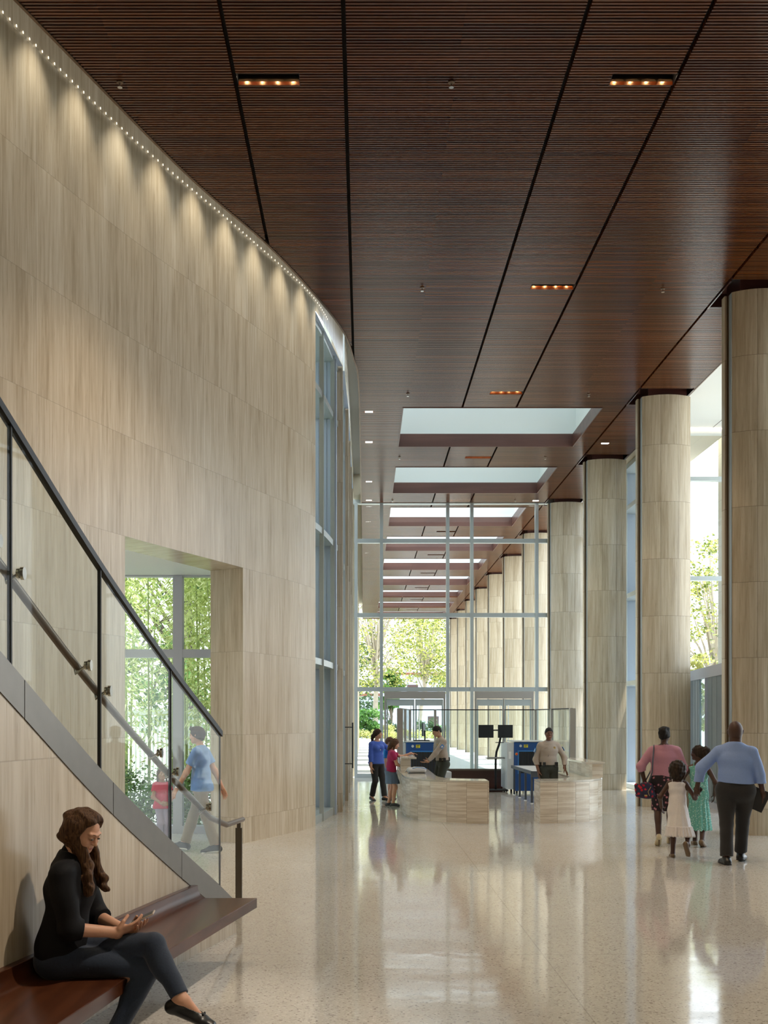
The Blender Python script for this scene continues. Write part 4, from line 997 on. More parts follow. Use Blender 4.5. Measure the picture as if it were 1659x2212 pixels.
def surface(D, lo, vox, name, mat, parent):
    S = D < 0; n = np.array(D.shape)-1
    cnt = np.zeros(n, np.int8)
    for dx in (0, 1):
        for dy in (0, 1):
            for dz in (0, 1): cnt += S[dx:dx+n[0], dy:dy+n[1], dz:dz+n[2]]
    act = (cnt > 0) & (cnt < 8); idx = np.argwhere(act); ids = np.full(n, -1, np.int64); ids[act] = np.arange(len(idx))
    acc = np.zeros((len(idx), 3)); num = np.zeros(len(idx)); i0, j0, k0 = idx.T
    C = [(a, b, c) for a in (0, 1) for b in (0, 1) for c in (0, 1)]
    for a in C:
        for axx in range(3):
            if a[axx]: continue
            b_ = list(a); b_[axx] = 1
            d0 = D[i0+a[0], j0+a[1], k0+a[2]]; d1 = D[i0+b_[0], j0+b_[1], k0+b_[2]]; m = (d0 < 0) != (d1 < 0)
            t = np.where(m, d0/(np.where(m, d0-d1, 1)), 0); t = np.clip(t, 0, 1)
            p = np.array(a, float)[None].repeat(len(idx), 0); p[:, axx] += t; acc += p*m[:, None]; num += m
    V = lo+(idx+acc/num[:, None])*vox
    F = []
    for axx in range(3):
        u, v = [(1, 2), (2, 0), (0, 1)][axx]
        sl0 = [slice(None)]*3; sl1 = [slice(None)]*3; sl0[axx] = slice(0, -1); sl1[axx] = slice(1, None)
        a, b_ = S[tuple(sl0)], S[tuple(sl1)]; ch = np.argwhere(a != b_)
        ch = ch[(ch[:, u] > 0) & (ch[:, v] > 0) & (ch[:, u] < n[u]) & (ch[:, v] < n[v])]
        if not len(ch): continue
        q = []
        for du, dv in ((-1, -1), (0, -1), (0, 0), (-1, 0)):
            e = ch.copy(); e[:, u] += du; e[:, v] += dv; q.append(ids[e[:, 0], e[:, 1], e[:, 2]])
        q = np.stack(q, 1); inside = a[ch[:, 0], ch[:, 1], ch[:, 2]]
        q = np.where(inside[:, None], q, q[:, ::-1]); F.append(q[(q >= 0).all(1)])
    F = np.concatenate(F)
    me = bpy.data.meshes.new(name); me.vertices.add(len(V)); me.vertices.foreach_set('co', V.astype(np.float32).ravel())
    me.loops.add(len(F)*4); me.loops.foreach_set('vertex_index', F.astype(np.int32).ravel())
    me.polygons.add(len(F)); me.polygons.foreach_set('loop_start', np.arange(0, len(F)*4, 4, dtype=np.int32))
    try: me.polygons.foreach_set('loop_total', np.full(len(F), 4, dtype=np.int32))
    except Exception: pass
    me.polygons.foreach_set('use_smooth', np.ones(len(F), dtype=bool)); me.update(); me.validate()
    me.materials.append(MAT[mat]); o = bpy.data.objects.new(name, me); COL.objects.link(o)
    if parent is not None: o.parent = parent
    return o
def ik(a, t, l1, l2, hint):
    a, t, hint = vec(a), vec(t), vec(hint); d = t-a; L = np.linalg.norm(d)
    if L > (l1+l2)*.999: t = a+d/L*(l1+l2)*.999; d = t-a; L = np.linalg.norm(d)
    x = d/L; c = (l1*l1-l2*l2+L*L)/(2*L); h = math.sqrt(max(l1*l1-c*c, 0)); y = hint-x*(hint@x); y = nrm(y)
    return a+x*c+y*h, t
def wave(amp, fx, fy, fz, ph=0):
    return lambda P: amp*np.sin(fx*P[..., 0]+fy*P[..., 1]+fz*P[..., 2]+ph+1.3*np.sin(3.1*fx*P[..., 1]*.3+P[..., 2]*9))
def folds(amp, f=26, seed=0):
    r = np.random.RandomState(seed); W = [(nrm(r.normal(size=3)*vec(1, 1, .5))*f*r.uniform(.6, 1.7), r.uniform(0, 6.28)) for _ in range(5)]
    def g(P):
        q = P+.02*np.sin(P[..., ::-1]*14+seed); return amp*sum(np.sin(q@w_+ph) for w_, ph in W)/2.2
    return g
class Person:
    def __init__(s, label, loc, rz, H, skin='skin_light', bw=1.0, sw=1.0, hs=1.0, pelvis=None, lean=0, bend=0, side=0, twist=0, hyaw=0, hpitch=0, hroll=0,
                 feet=None, knees=None, toes=None, hands=None, elbows=None, hdir=None, palm=None, curl=(.35, .35), belly=0, bust=0, vox=.007, name='person', neckp=None, nkw=1.0, arm=1.0):
        s.nkw = nkw
        s.t = thing(name, label, 'person', loc, rz); s.H = H; s.vox = vox; s.skin = skin; s.bw = bw; s.belly = belly; s.bust = bust; s.hs = hs
        h = H; P = vec(pelvis) if pelvis is not None else vec(0, 0, .52*h)
        Rt = rotm(twist, -lean, side); Rb = rotm(twist, -(lean+bend), side); s.Rt, s.Rb = Rt, Rb
        s.P = P; s.W = P+Rt@vec(0, 0, .10*h); s.C = s.W+Rb@vec(0, .005*h, .115*h); s.U = s.C+Rb@vec(0, .0, .06*h)
        s.N = s.U+Rb@vec(0, -.005*h, .045*h) if neckp is None else vec(neckp)
        s.Rh = rotm(hyaw+twist, hpitch, hroll); nk = .042*h
        s.NH = s.N+(Rb@vec(0, .010*h, nk)); r0 = .0655*h*hs
        s.HC = s.NH+s.Rh@vec(0, .012*h, r0*.72); s.hr = vec(.0455, .0575, .0655)*h*hs
        s.hs_ = [s.U+Rb@vec(sg*.100*h*sw, -.003*h, -.006*h) for sg in (-1, 1)]
        s.hp = [P+rotm(twist*.3)@vec(sg*.050*h*bw, 0, -.005*h) for sg in (-1, 1)]
        s.ua, s.fa, s.ul, s.ll = .170*h*arm, .145*h*arm, .240*h, .240*h
        feet = feet or [(-.055*h, 0, .045*h), (.055*h, 0, .045*h)]; knees = knees or [(0, 1, 0), (0, 1, 0)]; s.toes = toes or [(-.15, 1, -.0), (.15, 1, -.0)]
        s.kn, s.an = [], []
        for i in range(2):
            k_, a_ = ik(s.hp[i], feet[i], s.ul, s.ll, knees[i]); s.kn.append(k_); s.an.append(a_)
        hands = hands or [(-.16*h, .03*h, .48*h), (.16*h, .03*h, .48*h)]; elbows = elbows or [(-.3, -1, 0), (.3, -1, 0)]
        s.el, s.wr = [], []
        for i in range(2):
            k_, a_ = ik(s.hs_[i], hands[i], s.ua, s.fa, elbows[i]); s.el.append(k_); s.wr.append(a_)
        s.hd = [nrm(hdir[i]) if hdir and hdir[i] is not None else nrm(s.wr[i]-s.el[i]) for i in range(2)]
        s.pm = [nrm(palm[i]) if palm and palm[i] is not None else vec(-1 if i else 1, 0, 0) for i in range(2)]
        s.curl = curl; s.brow = 'hair_black' if 'dark' in skin or 'brown' in skin else 'hair_dark_brown'; s.body()
    def torso(s, S, off=0, seat=True, k=.04, z0=None, cuts=()):
        h, bw = s.H, s.bw; R = s.Rt[:, 0]; Rb_ = s.Rb[:, 0]
        S.ecap(s.P+vec(0, -.004*h, -.005*h), s.W, (.090*h*bw+off, .064*h*bw+off), (.078*h*bw+off, .056*h*bw+off), R, k, cuts)
        S.ecap(s.W, s.C, (.078*h*bw+off, .057*h*bw+off), (.092*h*bw+off, .064*h*bw+off), Rb_, k, cuts)
        S.ecap(s.C, s.U, (.090*h*bw+off, .062*h*bw+off), (.070*h*bw+off, .046*h*bw+off), Rb_, k, cuts)
        if s.belly: S.ell(s.W+s.Rt@vec(0, .03*h, -.01*h), vec(.075, .055, .08)*h*s.belly+off, s.Rt, k, cuts)
        if s.bust:
            for sg in (-1, 1): S.ell(s.C+s.Rb@vec(sg*.042*h, .048*h, .0), vec(.036, .034, .036)*h*s.bust+off, s.Rb, .03, cuts)
        S.cap(s.hs_[0]*.9+s.hs_[1]*.1, s.hs_[1]*.9+s.hs_[0]*.1, .030*h+off, k=k, cuts=cuts)
        S.cap(s.U+s.Rb@vec(0, -.012*h, .01*h), s.N+s.Rb@vec(0, -.005*h, -.01*h), .040*h+off, .029*h*s.nkw+off, k=k, cuts=cuts)
        for sg in (-1, 1): S.cap(s.U+s.Rb@vec(sg*.028*h, -.010*h, .024*h), s.hs_[(sg+1)//2]*.8+s.U*.2, .020*h+off*.6, .021*h+off*.6, k=k, cuts=cuts)
        # seat
        for sg in ((-1, 1) if seat else ()): S.ell(s.hp[(sg+1)//2]+s.Rt@vec(0, -.022*h, -.004*h), vec(.048, .048, .052)*h*bw+off, s.Rt, k, cuts)
    def armp(s, S, i, off=0, to=1.0, k=.03, w=1.0):
        """sleeve or arm down to the fraction to (0..2: 1 = elbow, 2 = wrist)"""
        h = s.H; a, e, w_ = s.hs_[i], s.el[i], s.wr[i]; ra, re, rw = .0265*h*w+off, .0235*h*w+off, .0165*h*w+off
        if to <= 1:
            b = a+(e-a)*to; S.cap(a, a+(e-a)*min(1, to+.2), ra, ra+(re-ra)*to, k, cuts=[(b, e-a)])
        else:
            S.cap(a, e, ra, re, k); t = to-1; b = e+(w_-e)*t; S.cap(e, e+(w_-e)*min(1.0, t+.1), re, re+(rw-re)*t, k, cuts=[(b, w_-e)] if to < 2 else ())
    def legp(s, S, i, off=0, to=2.0, k=.03, w=1.0, flare=0):
        h = s.H; a, e, f = s.hp[i], s.kn[i], s.an[i]; bw = s.bw
        ra, re, rw = .052*h*bw*w+off, .033*h*w+off, .0225*h*w+off+flare
        if to <= 1:
            b = a+(e-a)*to; S.cap(a, a+(e-a)*min(1, to+.15), ra, ra+(re-ra)*to, k, cuts=[(b, e-a)])
        else:
            S.cap(a, e, ra, re, k); t = to-1; b = e+(f-e)*t; r1 = re+(rw-re)*t
            S.cap(e, e+(f-e)*min(1, t+.05), re, r1, k, cuts=[(b, f-e)] if to < 2 else ())
            m = e+(f-e)*.30; d = nrm(f-e); back = -nrm(np.cross(np.cross(d, nrm(s.kneedir(i))), d))
            S.ell(m+back*.012*h, vec(.028, .028, .062)*h*w+off*.9, _frame(d), k, cuts=[(b, f-e)] if to < 1.7 else ())
    def kneedir(s, i):
        m = (s.hp[i]+s.an[i])/2; v = s.kn[i]-m; return v if np.linalg.norm(v) > 1e-3 else vec(0, 1, 0)
    def foot(s, S, i, off=0, k=.015, heel=0):
        h = s.H; a = s.an[i]; t = nrm(s.toes[i]); up = nrm(vec(0, 0, 1)-t*t[2]); R = np.cross(t, up)
        b = a-up*.028*h; hl = b-t*.025*h; S.cap(a, hl, .022*h+off, .020*h+off, k); ball = b+t*.080*h-up*(.004*h)+up*0; toe = b+t*.112*h-up*.006*h
        S.ecap(hl, ball, (.020*h+off, .018*h+off), (.026*h+off, .014*h+off), R, k); S.ecap(ball, toe, (.026*h+off, .014*h+off), (.019*h+off, .010*h+off), R, k); S.cap(a+t*.01*h, ball, .020*h+off, .012*h+off, k)
    def hand(s, S, i):
        h = s.H*(1 if s.H > 1.5 else 1.0); w_, d, n = s.wr[i], s.hd[i], s.pm[i]; n = nrm(n-d*(n@d)); r = np.cross(d, n)*(1 if i else -1)   # r: thumb side
        c = s.curl[i]; pl = .050*h
        S.cap(s.wr[i]-d*.01*h, w_+d*.01*h, .0155*h, .016*h, .012)
        S.ecap(w_+d*.012*h, w_+d*pl, (.019*h, .0085*h), (.0235*h, .0078*h), r, .008)
        for f, (o_, L_) in enumerate(((.0172, .042), (.0058, .047), (-.0058, .044), (-.0172, .034))):
            p = w_+d*(pl+.002*h)+r*o_*h; dd = d+r*o_*4.0; dd = nrm(dd); ang = c*(.55+.12*f); q = dd
            for sgm, fr in enumerate((.42, .32, .26)):
                q = nrm(q*math.cos(ang)+n*math.sin(ang)) if sgm == 0 else nrm(q+n*(ang*1.1)); e = p+q*L_*h*fr*1.12
                S.cap(p, e, (.0052-.0005*sgm)*h, (.0048-.0006*sgm)*h, .0025); p = e
        tb = w_+d*.014*h+r*.015*h; m = tb+nrm(d*.8+r*.5+n*(.35+.5*c))*.024*h; e = m+nrm(d*1.0-r*.05+n*(.45+c))*.026*h
        S.cap(tb, m, .0085*h, .0068*h, .008); S.cap(m, e, .0062*h, .0050*h, .004)
        return w_+d*.05*h
    def body(s):
        S = SDF(); h = s.H; s.torso(S)
        for i in (0, 1):
            s.armp(S, i, 0, 2.0); s.legp(S, i); s.foot(S, i); s.hand(S, i)
        S.cap(s.N+s.Rb@vec(0, -.004*h, -.02*h), s.NH+s.Rh@vec(0, .004*h, .012*h), .030*h*(s.hs*.5+.5)*(.95+.05*s.bw)*s.nkw, .0275*h*s.hs*s.nkw, .02)
        R = s.Rh; c = s.HC; q = s.hr; g = lambda x, y, z: c+R@(vec(x, y, z)*h*s.hs)
        S.ell(c+R@vec(0, -.006*h, .006*h), q*vec(1, .98, .93), R, .02); S.ell(g(0, .012, -.022), vec(.0385, .040, .042)*h*s.hs, R, .02)
        S.ell(g(0, .038, -.046), vec(.021, .014, .013)*h*s.hs, R, .02)             # chin
        S.cap(g(0, .0505, .006), g(0, .0615, -.0125), .0042*h*s.hs, .0066*h*s.hs, .008)  # nose
        for sg in (-1, 1):
            S.ell(g(sg*.0055, .0560, -.0145), vec(.0045, .005, .004)*h*s.hs, R, .005)
            S.ell(g(sg*.024, .038, -.016), vec(.013, .012, .013)*h*s.hs, R, .012)    # cheek
            S.cap(g(sg*.006, .0525, .0160), g(sg*.026, .0458, .0175), .0034*h*s.hs, k=.016)   # brow
            S.ell(g(sg*.0175, .0535, .0045), vec(.0100, .0052, .0060)*h*s.hs, R, .010, sub=True)
            S.ell(g(sg*.0172, .0475, .0040), vec(.0080, .0068, .0062)*h*s.hs, R, .003)   # lid
            S.ell(g(sg*.046, -.004, -.004), vec(.0045, .010, .017)*h*s.hs, R@rotm(0, .15, sg*.25), .006)
        S.cap(g(-.011, .0500, -.0300), g(.011, .0500, -.0300), .0032*h*s.hs, k=.004); S.cap(g(-.009, .0490, -.0355), g(.009, .0490, -.0355), .0037*h*s.hs, k=.004)
        s.b = S.mesh('body', s.skin, s.t, s.vox)
        for sg in (-1, 1):
            b = MB(); b.tube([tuple(g(sg*.0075, .0550, .0165)), tuple(g(sg*.016, .0528, .0188)), tuple(g(sg*.0260, .0460, .0170))], .0010*h*s.hs, 6); b.build('eyebrow', s.brow, s.t, smooth=True)
            b = MB(); b.sphere((0, 0, 0), (.0062*h*s.hs, .0030*h*s.hs, .0026*h*s.hs), 10, 6); o = b.build('eye', 'eye', s.t, smooth=True)
            o.matrix_local = Matrix.Translation(Vector(g(sg*.0170, .0533, .0025))) @ Matrix(R.tolist()).to_4x4()
        b = MB(); b.sphere((0, 0, 0), (.0105*h*s.hs, .0035*h*s.hs, .0042*h*s.hs), 12, 6); o = b.build('lips', 'lips', s.t, smooth=True)
        o.matrix_local = Matrix.Translation(Vector(g(0, .0517, -.0328))) @ Matrix(R.tolist()).to_4x4()
    def g(s, x, y, z): return s.HC+s.Rh@(vec(x, y, z)*s.H*s.hs)
    def shoes(s, mat, off=.006, kind='shoe', sole='black'):
        for i in (0, 1):
            S = SDF(); h = s.H; a = s.an[i]; t = nrm(s.toes[i]); up = nrm(vec(0, 0, 1)-t*t[2])
            s.foot(S, i, off, .012)
            top = a+up*(.006*h if kind == 'shoe' else -.008*h)
            S.p = [(f, c, r, k, [(top, up)], sub) for f, c, r, k, cu, sub in S.p]
            if kind == 'flat':
                S.ell(a-up*.012*h+t*.045*h, vec(.017, .038, .022)*h, np.stack([np.cross(t, up), t, up], 1), .004, sub=True)
            o = S.mesh('shoe', mat, s.t, min(s.vox, .006))
            b = a-up*.028*h; S2 = SDF(); R = np.cross(t, up)
            S2.ecap(b-t*.028*h-up*.016*h, b+t*.112*h-up*.016*h, (.022*h+off, .0085*h), (.024*h+off, .007*h), R, .01); S2.mesh('sole', sole, o, .005)
def _frame(d):
    d = nrm(d); x = nrm(np.cross(d, vec(0, 1, .01))); y = np.cross(d, x); return np.stack([x, y, d], 1)
def cap_hair(P, mat='hair', back=0, vol=.006, front=.30, name='hair', extra=None, vox=None, fold=None, low=-.6):
    """short hair shell hugging the skull"""
    h = P.H*P.hs; S = SDF(); R = P.Rh; f = R[:, 1]; u = R[:, 2]
    cut = [(P.g(0, .040*front/.3, .022), f*.9-u*.62)]
    S.ell(P.HC+R@vec(0, -.008*h, .009*h), P.hr*vec(1.02, 1.0, .95)+vol, R, .01, cuts=cut+[(P.g(0, 0, low*.05), -u*.8+f*.55)])
    if extra: extra(S)
    return S.mesh(name, mat, P.t, vox or P.vox, fold or folds(.0012, 120, 3))
def skinmat(n, c): 
    m = simple(n, c, .5, spec=.4, var=.06, vscale=9); bs = m.node_tree.nodes['Principled BSDF']; bs.inputs['Subsurface Weight'].default_value = .12; bs.inputs['Subsurface Radius'].default_value = (.02, .008, .004); bs.inputs['Subsurface Scale'].default_value = .4
skinmat('skin_light', (.62, .34, .23)); skinmat('skin_tan', (.42, .24, .15)); skinmat('skin_brown', (.16, .075, .045)); skinmat('skin_dark', (.075, .035, .024))
simple('eye', (.02, .015, .012), .25); simple('lips', (.38, .13, .11), .45)
def hairmat(n, c0, c1, f=160):
    m, nt, b = newmat(n); tc = nt.nodes.new('ShaderNodeTexCoord'); mp = nt.nodes.new('ShaderNodeMapping'); mp.inputs['Scale'].default_value = (f, f, f*.08)
    nt.links.new(tc.outputs['Object'], mp.inputs[0]); nz = nt.nodes.new('ShaderNodeTexNoise'); nz.inputs['Scale'].default_value = 1; nz.inputs['Detail'].default_value = 3; nt.links.new(mp.outputs[0], nz.inputs['Vector'])
    nt.links.new(ramp(nt, nz.outputs['Fac'], [(.35, c0), (.65, c1)]), b.inputs['Base Color']); b.inputs['Roughness'].default_value = .6; b.inputs['Specular IOR Level'].default_value = .22
    bp = nt.nodes.new('ShaderNodeBump'); bp.inputs['Strength'].default_value = .6; bp.inputs['Distance'].default_value = .006; nt.links.new(nz.outputs['Fac'], bp.inputs['Height']); nt.links.new(bp.outputs[0], b.inputs['Normal'])
hairmat('hair_black', (.006, .005, .005), (.018, .014, .012)); hairmat('hair_brown', (.035, .015, .008), (.13, .065, .030)); hairmat('hair_dark_brown', (.022, .011, .007), (.06, .03, .018)); hairmat('hair_frizzy', (.012, .008, .006), (.045, .028, .018), 60)
def cloth(n, c, rough=.85, var=.08, vs=60, bump=.15): simple(n, c, rough, var=var, vscale=vs, bump=bump, sheen=.15)
# ---- cloth colours
cloth('shirt_blue', (.24, .36, .70), .7); cloth('trousers_black', (.018, .017, .018)); cloth('top_pink', (.50, .24, .32)); cloth('dress_white', (.78, .74, .74), .7)
cloth('tee_blue', (.20, .34, .66)); cloth('khaki', (.24, .19, .135)); cloth('tee_red', (.62, .05, .10)); cloth('leggings', (.38, .33, .44)); cloth('top_royal', (.055, .12, .52))
cloth('tee_teal', (.02, .26, .58)); cloth('shorts_khaki', (.38, .32, .22)); cloth('tee_magenta', (.36, .01, .085)); cloth('skirt_denim', (.12, .17, .27)); cloth('uniform_shirt', (.36, .30, .25), .75)
cloth('uniform_trousers', (.030, .036, .028)); simple('black_blouse', (.005, .005, .007), .75, spec=.25, bump=.1, vscale=60); cloth('jeans', (.018, .030, .058), .85, .25, 90); cloth('bag_grey', (.52, .52, .52)); cloth('bag_trim', (.03, .20, .55))
simple('leather_black', (.008, .008, .009), .35); simple('shoe_beige', (.62, .52, .33), .25, coat=.4); simple('sandal', (.16, .10, .05), .5); simple('sneaker', (.07, .07, .075), .7); simple('sneaker_pink', (.7, .2, .26), .6); simple('sole_white', (.75, .74, .70), .6)
simple('gold', (.7, .5, .2), .3, 1.0); simple('silver', (.75, .75, .75), .25, 1.0); simple('pearl', (.85, .82, .75), .3); simple('phone_shell', (.55, .45, .38), .3, .2)
def pattern(n, base, stops, scale, dist=.0, kind='F1'):
    m, nt, b = newmat(n); tc = nt.nodes.new('ShaderNodeTexCoord'); nz = nt.nodes.new('ShaderNodeTexNoise'); nz.inputs['Scale'].default_value = scale; nz.inputs['Detail'].default_value = 3; nt.links.new(tc.outputs['Object'], nz.inputs['Vector'])
    vo = nt.nodes.new('ShaderNodeTexVoronoi'); vo.inputs['Scale'].default_value = scale; nt.links.new(tc.outputs['Object'], vo.inputs['Vector'])
    f = mathn(nt, 'ADD', vo.outputs['Distance'], mathn(nt, 'MULTIPLY', nz.outputs['Fac'], dist))
    nt.links.new(ramp(nt, f, [(0, base)]+stops), b.inputs['Base Color']); b.inputs['Roughness'].default_value = .8
pattern('floral', (.42, .10, .15), [(.40, (.50, .22, .26)), (.52, (.10, .015, .03)), (.62, (.018, .010, .016)), (1.0, (.012, .008, .012))], 18, .45)
pattern('mint_print', (.52, .74, .66), [(.25, (.55, .76, .70)), (.34, (.18, .50, .43)), (1, (.14, .44, .38))], 42)
pattern('bag_print', (.55, .015, .04), [(.42, (.45, .01, .03)), (.50, (.03, .025, .06)), (1, (.02, .02, .05))], 17, .25)

def box_child(name, mat, P, c, size, R=None, bevel=.003, parent=None):
    b = MB(); b.cbox((0, 0, 0), size); o = b.build(name, mat, parent or P.t, bevel=bevel); Rm = np.eye(3) if R is None else R
    o.matrix_local = Matrix.Translation(Vector(c)) @ Matrix(np.array(Rm).tolist()).to_4x4(); return o
def shirt(P, mat, off=.012, sleeve=1.9, hem=-.02, w=1.0, neck=.0, name='shirt', fold=.0022, f=26, extra=None, sl=None):
    S = SDF(); h = P.H; P.torso(S, off, False); hemp = P.P+vec(0, 0, hem*h)
    hz = P.N+P.Rb@vec(0, .0, max(neck, -.004)*h)
    for i in (0, 1): P.armp(S, i, off*(.85 if sleeve > 1.2 else 1.15), sleeve if sl is None else sl[i], w=w)
    if extra: extra(S)
    if hem < .02:
        for sg in (-1, 1): S.ell(P.hp[(sg+1)//2]+P.Rt@vec(sg*.004*h, -.022*h, .0), vec(.050, .050, .056)*h*P.bw+off+.008, P.Rt, .04)
        S.ecap(P.P+vec(0, .006, hem*h-.04), P.W, (.100*h*P.bw+off+.008, .080*h*P.bw+off+.006), (.082*h*P.bw+off, .060*h*P.bw+off), P.Rt[:, 0], .04)
    S.ecap(P.P+vec(0, 0, -.01), P.W, (.094*h*P.bw+off, .070*h*P.bw+off), (.082*h*P.bw+off, .060*h*P.bw+off), P.Rt[:, 0], .03)
    S.p = [(f_, c, r, k, cu+[(hemp, -P.Rt[:, 2]), (hz, P.Rb@vec(0, .25, 1))] if j != 99 else cu, sub) for j, (f_, c, r, k, cu, sub) in enumerate(S.p)]
    if neck < -.005: S.ell(P.N+P.Rb@vec(0, .004, .012), vec(.042*h-neck*h*.9, .036*h-neck*h*.5, .030*h-neck*h*.45), P.Rb, .006, sub=True)
    return S.mesh(name, mat, P.t, P.vox, folds(fold, f, 5))
def pants(P, mat, off=.012, to=1.96, flare=.01, top=.06, w=1.0, name='trousers', fold=.0022):
    S = SDF(); h = P.H; P.torso(S, off*.8); tp = P.P+P.Rt@vec(0, 0, top*h)
    S.p = [(f_, c, r, k, [(tp, P.Rt[:, 2])], sub) for f_, c, r, k, cu, sub in S.p if np.linalg.norm(c-P.P) < .10*h]
    for i in (0, 1): P.legp(S, i, off, to, flare=flare, w=w)
    return S.mesh(name, mat, P.t, P.vox, folds(fold, 24, 9))
def skirt(P, mat, top, z_hem, wt, wh, dt, dh, name='skirt', off=(0, 0), pleat=.0, npl=14, ruffle=None, fold=.002):
    S = SDF(); h = P.H; c0 = P.P+P.Rt@vec(0, 0, top*h); mid = (P.kn[0]+P.kn[1])/2; c1 = vec(mid[0]*.6+off[0], mid[1]*.5+off[1], z_hem)
    S.ecap(P.P+vec(0, -.006*h, 0), c1-vec(0, 0, .02), (wt, dt), (wh, dh), P.Rt[:, 0], .03, cuts=[((0, 0, z_hem), (0, 0, -1)), (c0, P.Rt[:, 2])])
    S.ecap(P.P+vec(0, -.006*h, 0), c0, (wt, dt), (wt*.86, dt*.9), P.Rt[:, 0], .03, cuts=[(c0, P.Rt[:, 2])])
    for i in (0, 1): S.ell(P.hp[i]+P.Rt@vec(0, -.022*h, -.004*h), vec(.050, .050, .054)*h*P.bw+.012, P.Rt, .04, cuts=[(c0, P.Rt[:, 2])])
    def fo(Q):
        a = np.arctan2(Q[..., 1]-c1[1], Q[..., 0]-c1[0]); t = np.clip((c0[2]-Q[..., 2])/(c0[2]-z_hem), 0, 1)
        d = -pleat*t*np.sin(npl*a+2*np.sin(a*2)); 
        if ruffle: d = d-np.where(Q[..., 2] < ruffle, .012+.006*np.sin(26*a), 0)
        return d
    g = folds(fold, 20, 4)
    return S.mesh(name, mat, P.t, P.vox, lambda Q: fo(Q)+g(Q))
def belt(P, mat='leather_black', z=.045, off=.016, buckle=True):
    S = SDF(); c = P.P+P.Rt@vec(0, .0, z*P.H); S.ecap(c-P.Rt[:, 2]*.02, c+P.Rt[:, 2]*.02, (.083*P.H*P.bw+off, .060*P.H*P.bw+off), (.083*P.H*P.bw+off, .060*P.H*P.bw+off), P.Rt[:, 0], .01, cuts=[(c+P.Rt[:, 2]*.018, P.Rt[:, 2]), (c-P.Rt[:, 2]*.018, -P.Rt[:, 2])])
    o = S.mesh('belt', mat, P.t, .006)
    return o
def RZ(d): return math.radians(d)
def loc_of(P_loc, rz, wpt):
    d = Vector(wpt)-Vector(P_loc); c, s_ = math.cos(rz), math.sin(rz); return (d.x*c+d.y*s_, -d.x*s_+d.y*c, d.z)

# ---- 1 man in light blue shirt walking away
P = Person('man in light blue shirt and dark trousers walking away, holding a black folder', (4.64, 13.3, 0), RZ(-20), 1.77, 'skin_dark', bw=1.22, sw=1.14, pelvis=(0, .12, .925), belly=.9, nkw=1.35,
    feet=[(-.10, -.06, .085), (.06, .36, .10)], toes=[(-.35, 1, 0), (.15, 1, -.05)], hands=[(-.46, .17, .95), (.34, .16, .83)], elbows=[(-1, -.5, -.2), (1, -.6, 0)], hdir=[(-.1, .3, -1), (-.1, .35, -1)], palm=[(.2, .9, 0), (-1, .1, 0)], curl=(.8, .9), hs=1.12)
pants(P, 'trousers_black', .014, 1.95, .022, top=.070, w=1.12); belt(P, z=.062, off=.022)
def pleatx(S): S.cap(P.C+vec(0, -.10, .09), P.W+vec(0, -.105, .03), .010, .004, .02)
shirt(P, 'shirt_blue', .024, 1.93, .050, w=1.15, neck=.004, fold=.0065, f=19, extra=pleatx)
S_ = SDF(); S_.cap(P.N-vec(0, .008, .012), P.N+vec(0, .004, .018), .062, .058, cuts=[(P.N+vec(0, 0, .022), (0, .35, 1)), (P.N-vec(0, 0, .02), (0, 0, -1))]); S_.mesh('collar', 'shirt_blue', P.t, .006)
P.shoes('leather_black', .010)
mw = P
t = thing('folder', 'black zip folder held in the right hand of the man in light blue', 'folder', (0, 0, 0))
wr = P.wr[1]; c_ = P.t.matrix_basis
b = MB(); b.cbox((0, 0, 0), (.20, .022, .27)); o = b.build('cover', 'black', t, bevel=.006)
b = MB(); b.cbox((.0, .0, 0), (.206, .012, .276)); b.build('pages', 'black', t)
Mloc = Matrix.Translation(Vector(P.t.location)) @ Matrix.Rotation(P.t.rotation_euler.z, 4, 'Z') @ Matrix.Translation(Vector(wr+P.hd[1]*.07+vec(-.055, -.02, .01))) @ Matrix.Rotation(.1, 4, 'X') @ Matrix.Rotation(.42, 4, 'Y')
t.location = Mloc.to_translation(); t.rotation_euler = Mloc.to_euler()

# ---- 2 woman in pink top
P = Person('woman in pink top and dark floral skirt walking away, bag on left shoulder', (4.33, 15.35, 0), RZ(-16), 1.64, 'skin_dark', bw=1.24, sw=1.06, pelvis=(0, .05, .915), bust=.9,
    feet=[(-.075, -.14, .150), (.075, .20, .145)], toes=[(-.12, .8, -.6), (.05, .8, -.6)], hands=[(-.27, .02, .90), (.26, .06, .86)], elbows=[(-1, -.4, 0), (1, -.4, 0)], hyaw=-.25, hpitch=-.05, hs=.97)
skirt(P, 'floral', .085, .50, .185, .178, .155, .135, fold=.0025)
shirt(P, 'top_pink', .016, 1.30, .045, w=1.25, neck=-.026, name='top', fold=.003, f=20)
def ex(S): S.ell(P.g(0, -.055, .030), vec(.040, .030, .034)*1.6, P.Rh, .03); S.ell(P.g(0, -.02, .056), vec(.05, .05, .022)*1.5, P.Rh, .03)
cap_hair(P, 'hair_black', vol=.010, extra=ex, front=.25, fold=folds(.003, 90, 2), low=-.2)
for i in (0, 1):
    S = SDF(); a = P.an[i]; tt = nrm(P.toes[i]); up = nrm(vec(0, 0, 1)-tt*tt[2]); P.foot(S, i, .005); S.p = [(f_, c, r, k, [(a-up*.014, up+tt*.35)], sub) for f_, c, r, k, cu, sub in S.p]
    o = S.mesh('shoe', 'shoe_beige', P.t, .005); hb = a-up*.028*P.H-tt*.03
    b = MB(); b.tube([hb-up*.01, (hb[0], hb[1]-.01, .0)], [.014, .006], 8); b.build('heel', 'sandal', o)
pk = P
